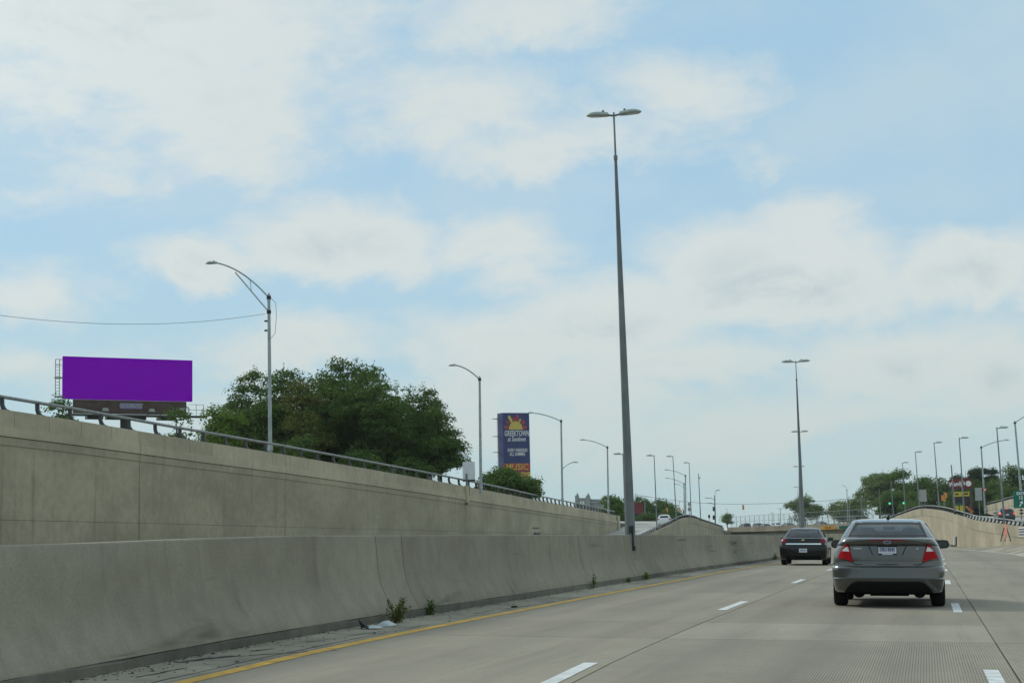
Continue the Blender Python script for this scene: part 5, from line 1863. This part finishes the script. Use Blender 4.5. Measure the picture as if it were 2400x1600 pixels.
def tree(label, px, py_top, Y, hw_px, mat, seed, ground=None, leaf=.26, dens=1.0, shape='round', name='tree', squash=1.0, low=.18, lobes=15, cat='tree', group=None):
    r = np.random.default_rng(seed)
    top = at(px, py_top, Y)
    gz = ground if ground is not None else W(top.x, Y, zUL(min(Y, 200))).z
    H = top.z - gz
    rad = hw_px * Y / F_PX
    t = thing(name, Vector((top.x, Y, gz)), label, cat, group)
    base = np.array([top.x, Y, gz])
    z0 = H * low
    cz = (H + z0) / 2
    hz = (H - z0) / 2
    # lobes make the crown lumpy; clumps of leaves sit on the lobes
    Ls = []
    for i in range(lobes):
        d = r.normal(0, 1, 3); d /= np.linalg.norm(d)
        q = r.uniform(.25, .74) ** .9
        if shape == 'cone':
            f = r.uniform(0, 1)
            w = (1 - f) ** .8
            a = r.uniform(0, 2 * math.pi)
            Ls.append((np.array([math.cos(a) * rad * w * .6, math.sin(a) * rad * w * .6, z0 + f * (H - z0) * .93]), rad * (.18 + .4 * w)))
        else:
            R_ = min(rad, hz) * r.uniform(.30, .48)
            q = r.uniform(.15, 1.0) ** .6 * (1.16 if r.random() < .25 else 1.0)
            Ls.append((np.array([d[0] * (rad - R_ * .9) * q, d[1] * (rad - R_ * .9) * squash * q, cz + d[2] * (hz - R_) * q]), R_))
    if shape != 'cone':
        Ls.append((np.array([r.normal(0, .1) * rad, 0, H - min(rad, hz) * .44]), min(rad, hz) * .42))
    nc = int(120 * dens * len(Ls) / 15 * max(1.0, (rad * hz) / 12) ** .75)
    C, N, cl = [], [], []
    for i in range(nc):
        c, R_ = Ls[r.integers(len(Ls))]
        d = r.normal(0, 1, 3)
        d[2] = abs(d[2]) * .9 - .25 if r.random() < .8 else d[2]
        d /= np.linalg.norm(d)
        cen = c + d * R_ * r.uniform(.7, 1.08)
        if cen[2] < z0 * .6:
            continue
        m = int(r.integers(46, 80))
        rc = leaf * r.uniform(2.4, 4.6)
        # a tuft: leaves over a flattened dome
        q = r.normal(0, 1, (m, 3))
        q[:, 2] = np.abs(q[:, 2]) * .8 - .15
        q /= np.linalg.norm(q, axis=1)[:, None]
        P = cen + q * rc * r.uniform(.55, 1.05, (m, 1)) * np.array([1, 1, .7])
        C.append(P)
        N.append(q * .8 + d * .25 + np.array([0, 0, .35]))
        cl.append(cen)
    # short sprigs on the rim
    for i in range(int(nc * .22)):
        cen = cl[r.integers(len(cl))]
        d = cen - np.array([0, 0, cz]); d /= np.linalg.norm(d) + 1e-9
        d = d + r.normal(0, .35, 3); d[2] += .3; d /= np.linalg.norm(d)
        m = 9
        P = cen + d * (np.linspace(.3, 1, m)[:, None] * leaf * 3.6) + r.normal(0, leaf * .3, (m, 3))
        C.append(P); N.append(np.tile(d, (m, 1)))
    C, N = np.concatenate(C), np.concatenate(N)
    put(leaves_mesh('crown', C, N, leaf, mat, r), 'crown', t, local=True)
    mb = MB()
    tr = max(.10, H * .022)
    fork = np.array([r.normal(0, .1) * rad, 0, z0 + (H - z0) * .25])
    mb.tube([(0, 0, -.3), tuple(fork * np.array([.4, .4, .5])), tuple(fork)], [tr * 1.25, tr, tr * .8], 8)
    if shape == 'cone':
        mb.tube([tuple(fork), (0, 0, H * .97)], [tr * .8, .02], 6)
    for c, R_ in Ls:
        mid = (fork + c) / 2 + r.normal(0, rad * .07, 3)
        mb.tube([tuple(fork), tuple(mid), tuple(c)], [tr * .62, tr * .38, tr * .18], 6)
    for cen in cl[::3]:
        c = min(Ls, key=lambda q: np.linalg.norm(q[0] - cen))[0]
        mb.tube([tuple(c), tuple((c + cen) / 2 + r.normal(0, .1, 3)), tuple(cen)], [tr * .16, tr * .09, .012], 4, cap=False)
    mb.build('trunk', 'bark', t, local=True)
    return t


UPL = lambda Y, X=-45: W(X, Y, zUL(Y)).z
tree('biggest dark green tree, its crown the highest behind the wall', 790, 838, 124, 185, 'leaf dark', 1, dens=3.0, leaf=.22, lobes=30, low=.0)
tree('dark tree with layered sprays at the right of the big grove', 975, 905, 128, 112, 'leaf dark', 2, dens=1.9, leaf=.2, lobes=18, low=.0)
tree('dark tree directly behind the trussed street light', 590, 868, 122, 118, 'leaf dark', 3, dens=2.2, leaf=.21, lobes=18, low=.0)
tree('olive green tree nestled in front of the biggest tree', 715, 890, 114, 68, 'leaf olive', 4, dens=.8, leaf=.24, lobes=10, low=.2)
tree('bright green bushy tree behind the railing below the billboard post', 520, 950, 102, 82, 'leaf bright', 5, dens=1.5, leaf=.18, lobes=14, low=.05)
tree('sparse wispy tree just right of the billboard post', 412, 962, 104, 44, 'leaf dark', 6, dens=.42, leaf=.22, lobes=9, low=.2)
tree('small dark tree left of the billboard behind the railing', 140, 946, 104, 36, 'leaf dark', 7, dens=.9, leaf=.22, lobes=10, low=.1)
tree('low dark tree at the right foot of the grove beside the white box sign', 1030, 962, 120, 70, 'leaf dark', 8, dens=1.7, leaf=.2, lobes=14, low=.05)
tree('dark tree filling the middle of the grove', 885, 872, 119, 118, 'leaf dark', 9, dens=2.0, leaf=.21, lobes=14, low=.0)
tree('low leafy tree at the left foot of the grove by the parked cars', 675, 870, 118, 110, 'leaf dark', 10, dens=2.0, leaf=.21, lobes=14, low=.05)
for i, (lab, x, y, hw, Y) in enumerate((('low hedge clump behind the railing below the olive tree', 700, 1030, 60, 108), ('low hedge clump behind the railing under the biggest tree', 840, 1050, 70, 112), ('low hedge clump behind the railing at the grove right foot', 960, 1072, 60, 116))):
    tree(lab, x, y, Y, hw, 'leaf dark', 70 + i, dens=1.3, leaf=.2, lobes=12, low=-.1, name='bush', cat='bush')
tree('mid green tree in front of the navy festival billboard', 1176, 1096, 150, 56, 'leaf mid', 12, dens=1.4, leaf=.24, lobes=14, low=.05)
tree('low mid green bush right of the festival billboard foot', 1238, 1120, 152, 40, 'leaf mid', 13, dens=.8, leaf=.24, lobes=10, low=.05)
tree('small green tree left of the tallest median pole', 1432, 1163, 235, 36, 'leaf mid', 14, ground=W(-45, 235, 2.5).z, dens=1.0, leaf=.3, lobes=12, low=.05)
gf = lambda Y: W(-50, Y, 2.3).z
tree('dark tree behind the dark red board', 1500, 1166, 345, 38, 'leaf dark', 15, ground=gf(345), dens=1.1, leaf=.36, lobes=12, low=.05)
tree('dark tree behind the white car on the left ramp', 1548, 1172, 350, 38, 'leaf dark', 16, ground=gf(350), dens=1.1, leaf=.36, lobes=12, low=.05)
for i, (lab, x, y, hw, Y) in enumerate((('low bush under the dark red board', 1478, 1207, 26, 300), ('low bush left of the white hatchback', 1520, 1208, 26, 302), ('low bush right of the white hatchback', 1562, 1205, 24, 304), ('low bush beside the left wall end block', 1446, 1196, 18, 262))):
    tree(lab, x, y, Y, hw, 'leaf dark', 60 + i, ground=W(-45, Y, 1.9).z, dens=.9, leaf=.28, lobes=9, low=-.05, name='bush', cat='bush')
tree('dark low tree at the end of the left ramp tree row', 1575, 1186, 340, 25, 'leaf dark', 17, ground=gf(340), dens=.9, leaf=.36, lobes=10, low=.05)
tree('tiny bushy tree at the left end of the overpass', 1704, 1205, 425, 13, 'leaf pale', 18, ground=at(1704, 1240, 425).z, dens=.6, leaf=.30, lobes=7, low=.1, cat='tree')
tree('round pale tree behind the second median pole above the overpass', 1886, 1161, 440, 42, 'leaf pale', 19, ground=at(1886, 1234, 440).z, dens=1.0, leaf=.46, lobes=13, low=.08)
tree('hazy low tree left of the small street light', 1965, 1176, 470, 34, 'leaf pale', 20, ground=at(1965, 1238, 470).z, dens=.9, leaf=.48, lobes=11, low=.02)
tree('hazy mid tree behind the roof of the nearest sedan', 2008, 1166, 460, 36, 'leaf pale', 21, ground=at(2008, 1238, 460).z, dens=.9, leaf=.48, lobes=11, low=.02)
gr = lambda px, Y: at(px, 1226, Y).z
tree('tall spreading pale green tree on the right skyline', 2058, 1105, 380, 50, 'leaf pale', 22, ground=gr(2058, 380), dens=1.2, leaf=.42, lobes=15, low=.1)
tree('tallest pale green tree on the right skyline', 2108, 1099, 375, 36, 'leaf mid', 23, ground=gr(2108, 375), dens=1.1, leaf=.42, lobes=13, low=.1)
tree('mid green tree behind the two green signals', 2092, 1145, 355, 44, 'leaf mid', 24, ground=gr(2092, 355), dens=1.2, leaf=.40, lobes=13, low=.02)
tree('dark tree behind the stacked grey sign backs', 2162, 1118, 350, 42, 'leaf dark', 25, ground=gr(2162, 350), dens=1.3, leaf=.38, lobes=14, low=.02)
tree('dark tree left of the maroon oval sign', 2205, 1125, 345, 38, 'leaf dark', 26, ground=gr(2205, 345), dens=1.2, leaf=.38, lobes=13, low=.02)
tree('low mid green tree under the stacked sign backs', 2140, 1152, 340, 44, 'leaf mid', 27, ground=gr(2140, 340), dens=1.1, leaf=.36, lobes=12, low=.0)
for i, (lab, x, y, hw) in enumerate((('spiky conifer directly above the maroon oval sign', 2262, 1098, 17), ('spiky conifer right of the maroon oval sign', 2284, 1094, 18), ('tallest spiky conifer left of the yield sign', 2300, 1096, 18), ('spiky conifer behind the yield sign', 2324, 1095, 20), ('broad dark conifer behind the maroon oval sign', 2245, 1112, 22))):
    tree(lab, x, y, 338, hw, 'leaf needle', 40 + i, ground=gr(x, 338), dens=1.5, leaf=.34, lobes=16, shape='cone', low=.0, name='conifer')
tree('dark tree filling the gap behind the yield sign', 2295, 1128, 335, 50, 'leaf dark', 30, ground=gr(2295, 335), dens=1.3, leaf=.36, lobes=14, low=.0)
tree('bright green tree left of the exit sign', 2335, 1120, 332, 40, 'leaf mid', 31, ground=gr(2335, 332), dens=1.2, leaf=.36, lobes=13, low=.0)
tree('dark spreading tree above the exit sign', 2378, 1094, 320, 44, 'leaf dark', 32, ground=gr(2378, 320), dens=1.3, leaf=.36, lobes=14, low=.05)
tree('low green tree behind the exit sign', 2375, 1135, 318, 44, 'leaf mid', 33, ground=gr(2375, 318), dens=1.0, leaf=.36, lobes=12, low=.0)
tree('dark tree low behind the restaurant boards', 2245, 1150, 330, 46, 'leaf dark', 34, ground=gr(2245, 330), dens=1.2, leaf=.36, lobes=13, low=.0)


def weed(label, x, y, h, spread, stems, seed, mat='leaf olive'):
    r = np.random.default_rng(seed)
    t = thing('weed', W(x, y, zr(y)), label, 'weed', 'weeds along the barrier foot')
    st = MB()
    C, N = [], []
    for i in range(stems):
        a = r.uniform(0, 2 * math.pi)
        hh = h * r.uniform(.35, 1.0)
        lean = Vector((math.cos(a) * spread * r.uniform(.2, 1), math.sin(a) * spread * r.uniform(.2, 1.2), hh))
        lean.x = abs(lean.x) * (1 if r.random() < .7 else -.3)
        pts = [Vector((0, 0, 0)), lean * .5 + Vector((0, 0, hh * .12)), lean]
        st.tube(pts, [.006, .004, .002], 4)
        for s in np.linspace(.1, 1, int(5 + hh * 20)):
            p = pts[0].lerp(pts[1], s * 2) if s < .5 else pts[1].lerp(pts[2], s * 2 - 1)
            for _ in range(2):
                C.append(np.array(p) + r.normal(0, .018 + .03 * (1 - s), 3)); N.append(np.array((0, 0, 1.0)))
    C = np.array(C); C[:, 2] = np.maximum(C[:, 2], .01)
    put(leaves_mesh('leaves', C, np.array(N), .045, mat, r), 'leaves', t, local=True)
    st.build('stems', 'leaf olive', t, local=True)
    return t


weed('largest weed clump growing at the barrier joint by the litter', -6.95, 22.35, .32, .34, 24, 1, 'leaf olive')
weed('second weed clump just beyond the largest one', -7.12, 24.6, .22, .08, 12, 2, 'leaf dark')
weed('single upright weed at the barrier foot below the white tower', -7.12, 37.4, .30, .05, 7, 3, 'leaf mid')
weed('short round weed left of the barrier joint near the tallest pole', -7.12, 42.0, .12, .08, 8, 4, 'leaf bright')
weed('bushy round weed at the barrier joint below the tallest pole', -7.1, 44.6, .20, .14, 14, 5, 'leaf bright')
weed('far weed at the barrier foot behind the dark sedan', -7.1, 84, .34, .22, 16, 6, 'leaf dark')

# litter by the largest weed
principled('litter white', (.48, .53, .54), .6)
p = W(-6.86, 20.75, 0)
t = thing('litter', p, 'torn white wrapper with a black flap lying by the largest weed', 'litter')
MB().add([p + Vector(v) for v in ((-.02, -.05, .01), (.20, -.02, .012), (.22, .10, .02), (.12, .16, .03), (-.04, .12, .015), (.09, .05, .05))], [(0, 1, 5), (1, 2, 5), (2, 3, 5), (3, 4, 5), (4, 0, 5)]).build('wrapper', 'litter white', t)
MB().prism([p + Vector((-.03, -.03, 0)), p + Vector((.08, -.05, 0)), p + Vector((-.09, .02, .12))], (.015, .03, 0)).build('flap', 'black plastic', t)
p = W(-6.86, 21.5, 0)
t = thing('litter', p, 'crumpled pale bag half under the largest weed', 'litter')
MB().add([p + Vector(v) for v in ((-.08, -.05, .0), (.12, -.06, .0), (.16, .10, .01), (-.06, .12, .0), (.0, -.01, .06), (.06, .05, .07))], [(0, 1, 4), (1, 5, 4), (1, 2, 5), (2, 3, 5), (3, 4, 5), (3, 0, 4)]).build('bag', 'litter white', t)
p = W(-6.52, 27.3, .004)
tag(MB().prism([p + Vector(v) for v in ((0, -.10, 0), (.045, -.05, 0), (.05, .12, 0), (.01, .16, 0), (-.03, .05, 0))], (0, 0, .02)).build('rubber_scrap', 'black rubber'), 'flat scrap of black tyre rubber on the shoulder', 'rubber scrap')

# ------------------------------------------------------------------ summer haze
hb = MB().box(-2550, 2550, -75, 2450, W(0, 0, 0).z - 62, 46)
hm = bpy.data.materials.new('haze air')
hm.use_nodes = True
g = NT(hm.node_tree)
out = g.n('ShaderNodeOutputMaterial')
pv = g.n('ShaderNodeVolumePrincipled')
pv.inputs['Color'].default_value = (.88, .95, .97, 1)
pv.inputs['Density'].default_value = HAZE
pv.inputs['Anisotropy'].default_value = .2
g.l(pv.outputs[0], out.inputs['Volume'])
if HAZE > 0:
    MATS['haze air'] = hm
    ho = hb.build('haze', 'haze air')
    tag(ho, 'pale summer haze filling the air over the freeway', 'haze', kind='stuff')
